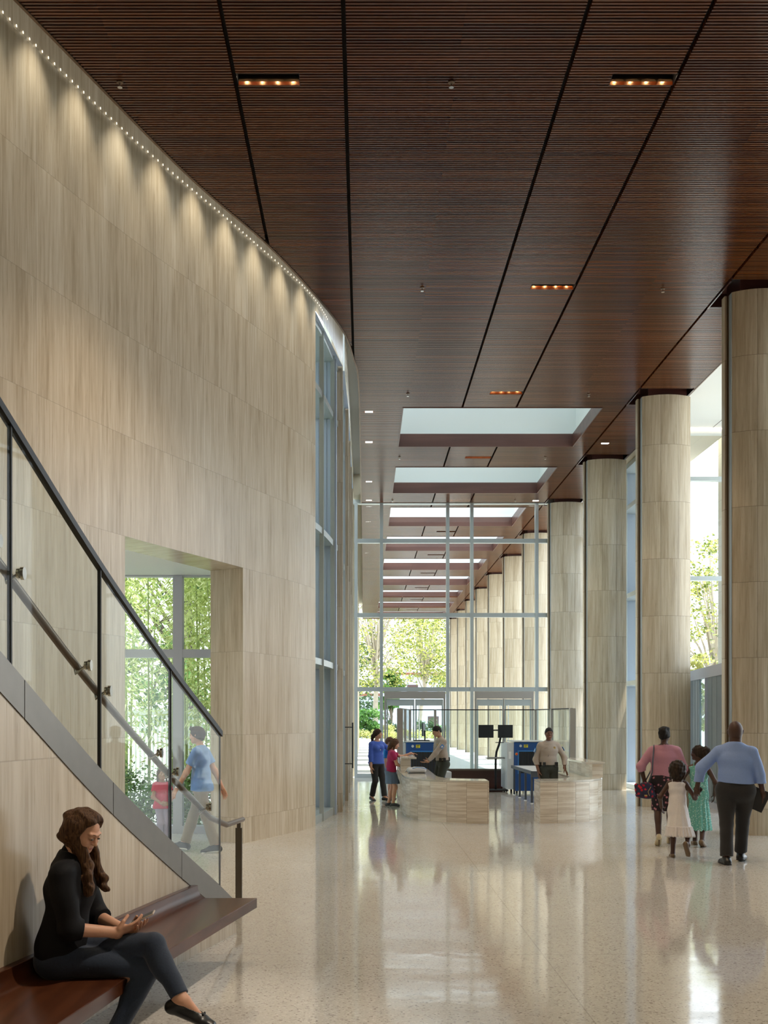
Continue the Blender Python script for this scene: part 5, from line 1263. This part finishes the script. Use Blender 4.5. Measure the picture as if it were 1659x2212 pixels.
# ---- shoulder bag
t = thing('shoulder_bag', 'dark shoulder bag with red print hanging at the pink-topped woman\'s left side', 'bag', P.t.location, RZ(-16))
bc = vec(-.25, -.13, .80); S = SDF(); S.ecap(bc-vec(.0, 0, .07), bc+vec(0, 0, .07), (.150, .06), (.105, .04), (1, .3, 0), .03); S.cap(bc+vec(-.13, 0, .06), bc+vec(-.12, -.02, -.02), .035, .03); S.mesh('bag_body', 'bag_print', t, .006, folds(.004, 30, 8))
S = SDF(); S.ecap(bc+vec(.02, -.05, -.07), bc+vec(.02, -.05, .0), (.07, .018), (.06, .014), (1, .3, 0), .02); S.mesh('pocket', 'bag_print', t, .006)
b = MB(); sh_ = pk.hs_[0]
pts = [bc+vec(.03, -.0, .10), vec(-.165, -.155, 1.05), vec(-.155, -.16, 1.22), (sh_[0]+.03, sh_[1]-.06, sh_[2]+.045), (sh_[0]+.03, sh_[1]+.0, sh_[2]+.075), (sh_[0]+.03, sh_[1]+.07, sh_[2]+.02), vec(-.17, .13, 1.1), bc+vec(-.03, .12, .08)]
b.tube([tuple(p) for p in pts], .019, 10, ry=.010); b.build('strap', 'dark_blue_grey', t, smooth=True)
b = MB(); b.tube([bc+vec(.07, -.075, .05), bc+vec(.03, -.08, -.02), bc+vec(.05, -.075, -.08)], .003, 6); b.build('zipper', 'gold', t)
b = MB(); b.box(-.27, -.23, -.212, -.206, .715, .735); b.build('metal_plate', 'gold', t)

# ---- 3 girl in white dress
P = Person('small girl in white sundress walking away, holding the man\'s hand', (4.10, 13.92, 0), RZ(-20), 1.24, 'skin_dark', bw=.88, sw=.86, hs=1.2, pelvis=(0, .0, .635),
    feet=[(-.06, .06, .055), (.14, -.17, .20)], toes=[(-.2, 1, 0), (.25, .35, -1)], knees=[(0, 1, 0), (.1, 1, 0)], hands=[(-.205, .05, .66), (.255, -.16, .86)], elbows=[(-.6, -1, 0), (.6, .1, -1)], hdir=[None, (.5, -.2, .6)], palm=[None, (-.5, -.6, 0)], curl=(.4, .7), vox=.006)
S = SDF(); P.torso(S, .010); tp = P.C+vec(0, 0, .055*P.H)
S.p = [(f_, c, r, k, [(tp, (0, .15, 1)), (P.P+vec(0, 0, -.05), (0, 0, -1))], sub) for f_, c, r, k, cu, sub in S.p if abs(c[2]-tp[2]) < .4]
S.ecap(P.W, vec(.03, -.05, .29), (.092, .078), (.175, .15), (1, 0, 0), .05, cuts=[((0, 0, .305), (.0, 0, -1))])
g0 = folds(.0035, 22, 4)
def fo(Q):
    a = np.arctan2(Q[..., 1]+.05, Q[..., 0]-.03); t_ = np.clip((.75-Q[..., 2])/.45, 0, 1); return g0(Q)-.006*t_*np.sin(9*a)-np.where(Q[..., 2] < .42, .010+.006*np.sin(24*a), 0)
S.mesh('sundress', 'dress_white', P.t, .006, fo)
b = MB()
for sg in (-1, 1): b.tube([tuple(P.C+vec(sg*.058, -.068, .06)), tuple(P.C+vec(sg*.062, -.045, .125)), tuple(P.C+vec(sg*.062, 0, .150)), tuple(P.C+vec(sg*.056, .05, .10)), tuple(P.C+vec(sg*.05, .07, .05))], .006, 6)
b.build('shoulder_strap', 'dress_white', P.t, smooth=True)
def ex(S): S.ell(P.g(0, -.018, .004), vec(.115, .112, .118), P.Rh, .03); S.ell(P.g(0, -.03, -.05), vec(.088, .07, .075), P.Rh, .04)
cap_hair(P, 'hair_frizzy', vol=.012, extra=ex, fold=folds(.0055, 120, 2)); P.shoes('sandal', .004, 'flat', 'sandal')
# ---- 4 girl in mint dress
P = Person('girl in long mint patterned dress walking between the adults, face turned left', (4.80, 15.25, 0), RZ(-20), 1.42, 'skin_dark', bw=.90, sw=.86, hs=1.12, pelvis=(0, 0, .735),
    feet=[(-.06, .16, .065), (.05, -.16, .10)], toes=[(-.2, 1, 0), (.2, 1, -.5)], hands=[(-.16, .10, .87), (.21, .02, .74)], elbows=[(-.8, -1, -.3), (.6, -1, 0)], hdir=[(-.6, -.2, -.1), None], hyaw=1.15, vox=.006)
S = SDF(); P.torso(S, .010); tp = P.C+vec(0, 0, .06*P.H)
S.p = [(f_, c, r, k, [(tp, (0, .1, 1)), (P.P+vec(0, 0, -.05), (0, 0, -1))], sub) for f_, c, r, k, cu, sub in S.p]
S.ecap(P.W, vec(.0, 0, .24), (.10, .09), (.175, .15), (1, 0, 0), .04, cuts=[((0, 0, .235), (0, 0, -1))])
g1 = folds(.002, 20, 6)
S.mesh('long_dress', 'mint_print', P.t, .006, lambda Q: g1(Q)-.009*np.clip((.9-Q[..., 2])/.3, 0, 1)*np.sin(13*np.arctan2(Q[..., 1], Q[..., 0])))
b = MB()
for sg in (-1, 1): b.tube([tuple(P.C+vec(sg*.06, -.075, .07)), tuple(P.C+vec(sg*.07, -.03, .150)), tuple(P.C+vec(sg*.068, .03, .155)), tuple(P.C+vec(sg*.055, .075, .07))], .008, 6)
b.build('shoulder_strap', 'mint_print', P.t, smooth=True)
def ex(S): S.ell(P.g(-.0, -.075, .012), vec(.062, .075, .085), P.Rh, .02); S.cap(P.g(0, -.08, -.01), P.g(.0, -.085, -.09), .055, .03, .03)
cap_hair(P, 'hair_frizzy', vol=.010, extra=ex, fold=folds(.004, 110, 7), low=-.3); P.shoes('sandal', .004, 'flat', 'sandal')

# ---- 5 young man in blue tee
P = Person('young man in blue tee and khaki trousers striding past the wall opening', (-2.13, 14.55, 0), RZ(78), 1.71, 'skin_light', bw=.94, sw=.98, pelvis=(.0, .09, .895), lean=.03,
    feet=[(-.07, -.14, .09), (.06, .36, .095)], toes=[(-.1, 1, -.12), (.1, 1, .1)], hands=[(-.20, .38, .86), (.22, -.16, .80)], elbows=[(-.4, -1, -.4), (.4, -1, 0)], hdir=[(0, .5, -.9), None], palm=[(.8, -.3, -.3), None], curl=(.35, .35), hpitch=-.12, hyaw=.02)
pants(P, 'khaki', .014, 1.96, .022, top=.05, fold=.004); shirt(P, 'tee_blue', .016, .62, -.03, w=1.25, neck=-.004, name='tee_shirt', fold=.004, f=18)
def ex(S): S.ell(P.g(0, .022, .058), vec(.055, .06, .024), P.Rh, .02)
cap_hair(P, 'hair_dark_brown', vol=.009, extra=ex, front=.30, fold=folds(.004, 80, 2), low=-.35); P.shoes('sneaker', .010, 'shoe', 'sole_white')
b = MB(); w_ = P.wr[0]; b.tube([tuple(w_-P.hd[0]*.03-vec(0, 0, 0)), tuple(w_-P.hd[0]*.005)], .033, 14); b.build('wristwatch', 'silver', P.t, smooth=True)
# ---- 6 little girl in red
P = Person('little girl in red tee standing near the garden window, seen through stair glass', (-2.95, 15.55, 0), RZ(205), 1.09, 'skin_tan', bw=.92, sw=.86, hs=1.28, pelvis=(0, 0, .555),
    feet=[(-.05, .0, .05), (.05, .04, .05)], hands=[(-.06, .15, .58), (.05, .16, .60)], elbows=[(-1, -.4, 0), (1, -.4, 0)], hdir=[(1, .1, 0), (-1, .1, 0)], palm=[(0, -1, 0), (0, -1, 0)], curl=(.5, .5), hyaw=-.05, hpitch=.05, vox=.006)
pants(P, 'leggings', .006, 1.95, .0, fold=.001); shirt(P, 'tee_red', .012, .5, -.03, neck=-.015, name='tee_shirt', w=1.2, fold=.003)
def ex(S):
    for sg in (-1, 1): S.cap(P.g(sg*.04, -.01, .0), P.g(sg*.046, .0, -.07), .022, .016, .02)
    S.cap(P.g(0, -.05, 0), P.g(0, -.045, -.08), .045, .03, .03)
cap_hair(P, 'hair_brown', vol=.008, extra=ex, front=.3, fold=folds(.002, 100, 2)); P.shoes('sneaker_pink', .006, 'shoe', 'sole_white')

# ---- 7 woman in royal blue top
P = Person('woman in royal blue top and black trousers walking beside two children', (.29, 23.9, 0), RZ(216), 1.60, 'skin_light', bw=1.06, sw=1.0, pelvis=(0, 0, .835), bust=1.0,
    feet=[(-.06, .22, .075), (.06, -.10, .09)], toes=[(-.15, 1, 0), (.2, 1, -.3)], hands=[(-.30, .16, .96), (.20, .06, .72)], elbows=[(-1, -.2, -.5), (.3, -1, 0)], hyaw=.75)
pants(P, 'trousers_black', .012, 1.95, .015, top=.05); shirt(P, 'top_royal', .010, 1.55, .00, neck=-.022, name='top', w=1.1)
def ex(S):
    S.ell(P.g(0, -.06, -.02), vec(.055, .05, .06), P.Rh, .02); S.cap(P.g(.0, -.075, -.03), P.g(0, -.08, -.11), .045, .025, .02)
cap_hair(P, 'hair_dark_brown', vol=.010, extra=ex, fold=folds(.004, 90, 4), low=-.3); P.shoes('leather_black', .006, 'flat')
b = MB(); b.tube([tuple(P.N+P.Rb@vec(-.05, .03, .0)), tuple(P.C+P.Rb@vec(-.03, .105, .05)), tuple(P.C+P.Rb@vec(0, .125, -.03)), tuple(P.C+P.Rb@vec(.03, .105, .05)), tuple(P.N+P.Rb@vec(.05, .03, .0))], .003, 6); b.sphere(tuple(P.C+P.Rb@vec(0, .128, -.04)), .014, 8, 6); b.build('necklace', 'silver', P.t)
# ---- 8 boy in teal tee
P = Person('boy in bright blue tee half hidden behind the girl in magenta', (.55, 24.3, 0), RZ(-112), 1.40, 'skin_light', bw=.92, sw=.88, hs=1.14, pelvis=(0, 0, .725), hyaw=.1, hpitch=-.25, feet=[(-.06, .0, .06), (.06, .05, .06)], vox=.008)
pants(P, 'shorts_khaki', .018, .95, .0, w=1.15, name='shorts'); shirt(P, 'tee_teal', .014, .7, -.02, name='tee_shirt', w=1.2, neck=-.004)
cap_hair(P, 'hair_brown', vol=.009, front=.3, fold=folds(.003, 90, 4), low=-.3); P.shoes('sneaker', .008, 'shoe', 'sole_white')
# ---- 9 girl in magenta tee
P = Person('girl in magenta tee and denim skirt reaching over the left counter', (.585, 22.3, 0), RZ(-84), 1.41, 'skin_light', bw=.92, sw=.88, hs=1.12, pelvis=(0, -.02, .73), lean=.06, hyaw=-.1, hpitch=-.35,
    feet=[(-.05, .02, .06), (.07, -.06, .06)], toes=[(-.1, 1, 0), (-.4, 1, 0)], hands=[(.40, .40, 1.07), (.12, .27, .835)], elbows=[(0, -.3, -1), (.8, -.5, -.6)], hdir=[(.2, 1, -.1), (-.1, 1, -.25)], palm=[(0, 0, -1), (0, 0, -1)], curl=(.3, .3), vox=.007) if False else \
    Person('girl in magenta tee and denim skirt reaching over the left counter', (.585, 22.3, 0), RZ(-84), 1.41, 'skin_light', bw=.92, sw=.88, hs=1.12, pelvis=(0, -.02, .73), lean=.06, hyaw=-.1, hpitch=-.35,
    feet=[(-.07, -.06, .06), (.05, .02, .06)], toes=[(-.1, 1, 0), (.1, 1, 0)], hands=[(-.10, .42, 1.105), (.10, .27, .80)], elbows=[(-.2, -.2, -1), (.4, -.6, -1)], hdir=[(.1, 1, -.05), (0, 1, -.2)], palm=[(0, 0, -1), (0, 0, -1)], curl=(.3, .3), vox=.007)
skirt(P, 'skirt_denim', .06, .475, .13, .165, .115, .15, pleat=.004, npl=10); shirt(P, 'tee_magenta', .012, .6, .005, neck=-.012, name='tee_shirt', w=1.2)
def ex(S): S.cap(P.g(0, -.035, -.01), P.g(0, -.045, -.085), .062, .050, .03); S.cap(P.g(.038, .0, 0), P.g(.042, .008, -.07), .025, .018, .02); S.cap(P.g(-.038, .0, 0), P.g(-.042, .008, -.07), .025, .018, .02)
cap_hair(P, 'hair_brown', vol=.008, extra=ex, front=.3, fold=folds(.002, 90, 4)); P.shoes('sneaker', .008, 'shoe', 'sole_white')
b = MB(); b.tube([tuple(P.N+P.Rb@vec(-.035, .025, .0)), tuple(P.C+P.Rb@vec(0, .088, .05)), tuple(P.N+P.Rb@vec(.035, .025, 0))], .006, 6); b.build('necklace', 'tee_red', P.t)

# ---- guards
def guard(label, loc, rz, H, skin, hair, **kw):
    P = Person(label, loc, rz, H, skin, **kw)
    pants(P, 'uniform_trousers', .014, 1.95, .015, top=.06); shirt(P, 'uniform_shirt', .014, 1.9, .045, w=1.08, neck=.004, name='uniform_shirt', fold=.0035)
    S_ = SDF(); S_.cap(P.N-P.Rb@vec(0, .006, .01), P.N+P.Rb@vec(0, .004, .016), .056, .052, cuts=[(P.N+P.Rb@vec(0, 0, .018), P.Rb@vec(0, .6, 1)), (P.N-vec(0, 0, .02), (0, 0, -1))]); S_.mesh('collar', 'uniform_shirt', P.t, .006)
    cap_hair(P, hair, vol=.003, front=.36, fold=folds(.0006, 120, 4), low=-.1)
    bl = belt(P, z=.062, off=.022); R = P.Rt; rxx, ryy = .083*H+.03, .060*H+.035
    for an in (-1.35, -.75, .75, 1.35, 2.2, 3.6):
        c = P.P+R@vec(math.sin(an)*rxx, math.cos(an)*ryy, .050*H); box_child('belt_pouch', 'leather_black', P, c, (.055, .035, .085), R@rotm(-an), .006)
    box_child('holster', 'leather_black', P, P.P+R@vec(rxx+.02, 0, -.02*H), (.045, .085, .20), R, .01)
    P.shoes('leather_black', .010)
    sz = P.C+P.Rb@vec(0, .083*H*.78+.014, .01*H)
    S = SDF(); S.ecap(P.N+P.Rb@vec(0, .040, -.03), P.W+P.Rb@vec(0, .070*H, .01*H), (.018, .008), (.026, .008), P.Rb[:, 0], .01); S.mesh('necktie', 'leather_black', P.t, .005)
    box_child('name_tag', 'silver', P, P.C+P.Rb@vec(.052*H, .060*H+.012, .030*H), (.055, .008, .014), P.Rb@rotm(-.35), .001)
    b = MB(); b.T = Matrix.Translation(Vector(P.C+P.Rb@vec(-.050*H, .062*H+.012, .030*H))) @ Matrix(P.Rb.tolist()).to_4x4() @ Matrix.Rotation(PI/2, 4, 'X')
    st = []
    for k in range(12): rr = .030 if k % 2 == 0 else .016; st.append((rr*math.cos(k*PI/6), rr*math.sin(k*PI/6)))
    b.prism(st, -.004, .004); b.build('star_badge', 'gold', P.t)
    for i, sg in ((0, -1), (1, 1)):
        a, e = P.hs_[i], P.el[i]; d = nrm(e-a); out = P.Rb@vec(sg, 0, 0); out = nrm(out-d*(out@d)); c = a+d*.075*H*.9+out*(.030*H*1.25+.008)
        R_ = np.stack([np.cross(-d, out), out, -d], 1); pt = box_child('shoulder_patch', 'bag_trim', P, c, (.07, .008, .085), R_, .003)
        b = MB(); b.lathe([(0, .006), (.024, .005), (.024, -.004)], (0, 0, 0), 14); q = b.build('emblem', 'silver', pt); q.rotation_euler = (-PI/2, 0, 0)
        b2 = MB(); b2.box(-.02, .02, -.008, -.0055, -.036, -.028); b2.box(-.02, .02, .0055, .008, -.036, -.028); b2.build('emblem_bar', 'gold', pt)
    b = MB(); b.tube([tuple(P.hs_[1]*.8+P.hs_[0]*.2+P.Rb@vec(0, .055, .03)), tuple(P.C+P.Rb@vec(.02, .115, -.02)), tuple(P.W+P.Rt@vec(.05, .095, .0))], .012, 8, ry=.004); b.build('radio_cord', 'leather_black', P.t)
    return P
G1 = guard('guard in khaki uniform shirt leaning to reach the backpack on the left counter', (1.66, 22.7, 0), RZ(112), 1.72, 'skin_tan', 'hair_black', pelvis=(0, -.02, .88), lean=.06, bend=.06, hyaw=.0, hpitch=-.42, sw=1.0,
    hands=[(-.10, .40, .90), (.17, .20, .95)], elbows=[(-.7, -.6, -.5), (.7, -.8, 0)], hdir=[(0, 1, -.15), (-.2, .9, -.2)], palm=[(.2, .1, 1), (-.6, 0, 1)], curl=(.25, .5))
G2 = guard('guard in khaki uniform shirt standing upright behind the right counter', (3.60, 20.75, 0), RZ(188), 1.66, 'skin_brown', 'hair_black', hyaw=-.1, bw=1.06, sw=1.06,
    hands=[(-.27, .17, .87), (.22, .05, .82)], elbows=[(-1, -.8, 0), (.6, -1, 0)], hdir=[(-.25, .5, -.8), (.05, .15, -1)], palm=[(.5, -.3, -.6), None], curl=(.15, .45))

# ---- backpack on the counter
t = thing('backpack', 'pale grey backpack with blue trim lying on the left counter', 'backpack', (1.06, 21.25, .745), .05)
S = SDF(); S.ecap((-.15, 0, .058), (.14, 0, .052), (.13, .055), (.12, .048), (0, 1, 0), .03); S.ell((.02, 0, .075), (.17, .11, .05), None, .03); S.mesh('bag_body', 'bag_grey', t, .006, folds(.005, 26, 3))
S = SDF(); S.ecap((-.06, -.0, .10), (.12, -.0, .098), (.09, .03), (.08, .025), (0, 1, 0), .02); S.mesh('front_pocket', 'bag_grey', t, .006)
b = MB(); b.tube([(-.10, -.085, .10), (-.02, -.115, .118), (.10, -.11, .112), (.18, -.06, .09), (.19, .02, .085)], .006, 6); b.tube([(-.14, -.13, .06), (-.16, -.13, .02)], .005, 6); b.build('trim_piping', 'bag_trim', t, smooth=True)
b = MB(); b.tube([(-.2, -.02, .06), (-.24, -.03, .03), (-.23, .03, .025), (-.19, .05, .05)], .010, 6); b.build('shoulder_strap', 'bag_grey', t, smooth=True)
# ---- seated woman on the bench
OX, OY = -1.60, 5.66
def L(wx_, wy_, wz_): return (-(wy_-OY), wx_-OX, wz_)      # world point -> her frame (she faces +X)
def px(x, y, Y): p = at(x, y, Y); return L(p.x, p.y, p.z)
P = Person('seated woman in black blouse and dark jeans looking down at her phone', (OX, OY, 0), -PI/2, 1.66, 'skin_light', bw=.98, sw=.98, pelvis=L(-1.585, 5.66, .555), lean=-.02, bend=.10, hyaw=-.40, hpitch=-.50, hs=1.0, vox=.0045,
    feet=[px(395, 2164, 5.50), (.10, .28, .09)], knees=[(0, .4, 1), (0, .6, 1)], toes=[px(470, 2212, 5.44)-vec(px(395, 2174, 5.50)) if False else (.10, 1, -.52), (.1, 1, -.1)],
    hands=[px(268, 2008, 5.70), px(250, 2014, 5.60)], elbows=[(-.7, -.5, -1), (.5, -.5, -1)], hdir=[(.45, 1, .10), (-.25, 1, .25)], palm=[(.5, -.1, 1), (-.75, -.1, .8)], curl=(.62, .62))
P.ul *= 1.0
# legs are laid out by hand: left thigh crosses over the right knee
def setleg(i, knee, ank): P.kn[i] = vec(knee); P.an[i] = vec(ank)
for o in [c for c in P.t.children]: bpy.data.objects.remove(o)
setleg(0, px(331, 2040, 5.60), px(394, 2163, 5.47)); setleg(1, px(322, 2092, 5.62), L(-1.33, 5.50, .10))
P.hp = [P.P+vec(-.075, .0, -.0), P.P+vec(.075, .0, -.01)]
P.toes = [nrm(vec(px(468, 2203, 5.44))-vec(px(392, 2172, 5.47))), vec(.1, 1, -.05)]
P.kneedir = lambda i: vec(0, 1, .6) if i == 0 else vec(0, 1, .2)
P.body()
# jeans
S = SDF(); h = P.H; P.torso(S, .010)
S.p = [(f_, c, r, k, [(P.P+vec(0, 0, .10), (0, -.2, 1))], sub) for f_, c, r, k, cu, sub in S.p if np.linalg.norm(c-P.P) < .30]
for i in (0, 1): P.legp(S, i, .007, 1.90 if i == 0 else 1.95, w=1.0, k=.02)
S.ell(P.P+vec(0, -.03, -.02), vec(.175, .13, .10), None, .05, cuts=[((0, 0, .452), (0, 0, -1))])
S.p = [(f_, c, r, k, cu+([((0, 0, .4525), (0, 0, -1))] if c[1] < .28 and c[2] > .45 else []), sub) for f_, c, r, k, cu, sub in S.p]
S.mesh('jeans', 'jeans', P.t, .0045, folds(.0018, 45, 9))
# blouse, loose, three-quarter sleeves
S = SDF(); P.torso(S, .020)
for i in (0, 1): P.armp(S, i, .017, 1.28, w=1.12)
S.ell(P.P+vec(0, -.035, .06), vec(.16, .115, .10), None, .06)
hz = P.N+P.Rb@vec(0, .0, .004*h)
S.p = [(f_, c, r, k, cu+[(hz, P.Rb@vec(0, .45, 1)), ((0, 0, .500), (0, 0, -1))], sub) for f_, c, r, k, cu, sub in S.p]
S.mesh('blouse', 'black_blouse', P.t, .0045, folds(.006, 17, 12))
S = SDF(); S.cap(P.N+P.Rb@vec(0, -.006, -.008), P.N+P.Rb@vec(0, .006, .022), .056, .052, cuts=[(P.N+P.Rb@vec(0, 0, .03), P.Rb@vec(0, .9, 1)), (P.N-vec(0, 0, .02), (0, 0, -1))]); S.mesh('collar', 'black_blouse', P.t, .0045)
for k in range(5):
    z_ = -.0+k*.26; c = P.U*(1-z_)+P.W*z_ if z_ < 1 else P.W-vec(0, 0, .05)
    b = MB(); b.sphere((0, 0, 0), (.0055, .0035, .0055), 10, 6); o = b.build('button', 'pearl', P.t, smooth=True)
    R_ = P.Rb; o.location = Vector(c+R_@vec(.012, [.092, .104, .112, .112, .118][k]+.006, .0))
# hair: long loose waves over both shoulders
S = SDF(); R = P.Rh; g = P.g
S.ell(P.HC+R@vec(0, -.012, .012), P.hr*vec(1.02, 1.0, .95)+.011, R, .03, cuts=[(g(0, .026, .02), R@vec(0, 1, -.25))])
S.ell(g(0, -.022, -.012), vec(.078, .075, .095), R, .03, cuts=[(g(0, -.010, .0), R@vec(0, 1, -.1))])
def lock(pts, r0, r1):
    for a, c, t0, t1 in zip(pts[:-1], pts[1:], np.linspace(0, 1, len(pts))[:-1], np.linspace(0, 1, len(pts))[1:]): S.cap(a, c, r0+(r1-r0)*t0, r0+(r1-r0)*t1, .024)
W_ = lambda x, y, Y: vec(px(x, y, Y))
for sg in (-1, 1):
    for j, (y0_, y1_) in enumerate(((.020, .000), (.010, -.008), (-.002, -.018), (-.018, -.030))):
        lock([g(sg*.002, y0_, .063), g(sg*.024, y0_+.006-.004*j, .055), g(sg*.043, y1_+.008, .030), g(sg*.0495, y1_-.004, .0), g(sg*.048, y1_-.014, -.035)], .011, .014)
lock([g(.044, -.028, .02), W_(194, 1868, 5.60), W_(191, 1893, 5.565), W_(196, 1915, 5.56), W_(189, 1930, 5.565)], .020, .017)
lock([g(.040, -.02, .02), W_(184, 1872, 5.60), W_(176, 1900, 5.58), W_(186, 1922, 5.565), W_(196, 1931, 5.56)], .024, .012)
lock([g(.03, -.05, .03), W_(168, 1862, 5.64), W_(157, 1884, 5.64), W_(147, 1893, 5.63), W_(139, 1884, 5.63)], .032, .012)
lock([g(0, -.06, .02), W_(176, 1868, 5.68), W_(163, 1896, 5.68), W_(155, 1906, 5.68)], .040, .022)
lock([g(-.044, -.016, .02), W_(214, 1886, 5.72), W_(226, 1898, 5.71), W_(224, 1915, 5.70), W_(233, 1920, 5.70)], .020, .013)
lock([g(-.04, -.02, .0), W_(205, 1890, 5.74), W_(218, 1908, 5.73), W_(228, 1922, 5.72)], .024, .012)
lock([g(-.03, -.05, .0), W_(186, 1880, 5.76), W_(178, 1904, 5.77)], .03, .02)
gf = folds(.0014, 150, 3); wv = lambda Q: gf(Q)+.0016*np.sin(Q[..., 2]*75+Q[..., 1]*60)
S.mesh('hair', 'hair_brown', P.t, .0042, wv)
# ballet flats
for i in (0, 1):
    S = SDF(); a = P.an[i]; tt = nrm(P.toes[i]); up = nrm(vec(0, 0, 1)-tt*tt[2]); P.foot(S, i, .0045)
    S.p = [(f_, c, r, k, [(a-up*.012, up)], sub) for f_, c, r, k, cu, sub in S.p]
    S.ell(a-up*.010*1+tt*.055, vec(.026, .062, .036), np.stack([np.cross(tt, up), tt, up], 1), .004, sub=True)
    o = S.mesh('ballet_flat', 'leather_black', P.t, .0042)
    b = MB(); tp = a-up*.028+tt*.128
    for q in (-1, 1): b.sphere(tuple(tp+np.cross(tt, up)*.012*q+up*.012), (.011, .006, .007), 8, 6)
    b.build('bow', 'leather_black', o, smooth=True)
# phone
ph = P.wr[1]+P.hd[1]*.105+P.pm[1]*.012
t = thing('smartphone', 'smartphone in a pale case held in both hands of the seated woman', 'phone', (0, 0, 0))
b = MB(); b.cbox((0, 0, 0), (.070, .142, .008)); b.build('phone_case', 'phone_shell', t, bevel=.003)
b = MB(); b.cbox((0, 0, .0043), (.062, .128, .001)); b.build('screen', 'screen_dark', t)
M_ = Matrix.Translation((OX, OY, 0)) @ Matrix.Rotation(-PI/2, 4, 'Z') @ Matrix.Translation(Vector(P.wr[1]+P.hd[1]*.125+P.pm[1]*.030+vec(-.02, .01, .012))) @ Matrix.Rotation(.45, 4, 'X') @ Matrix.Rotation(.12, 4, 'Y')
t.location = M_.to_translation(); t.rotation_euler = M_.to_euler()
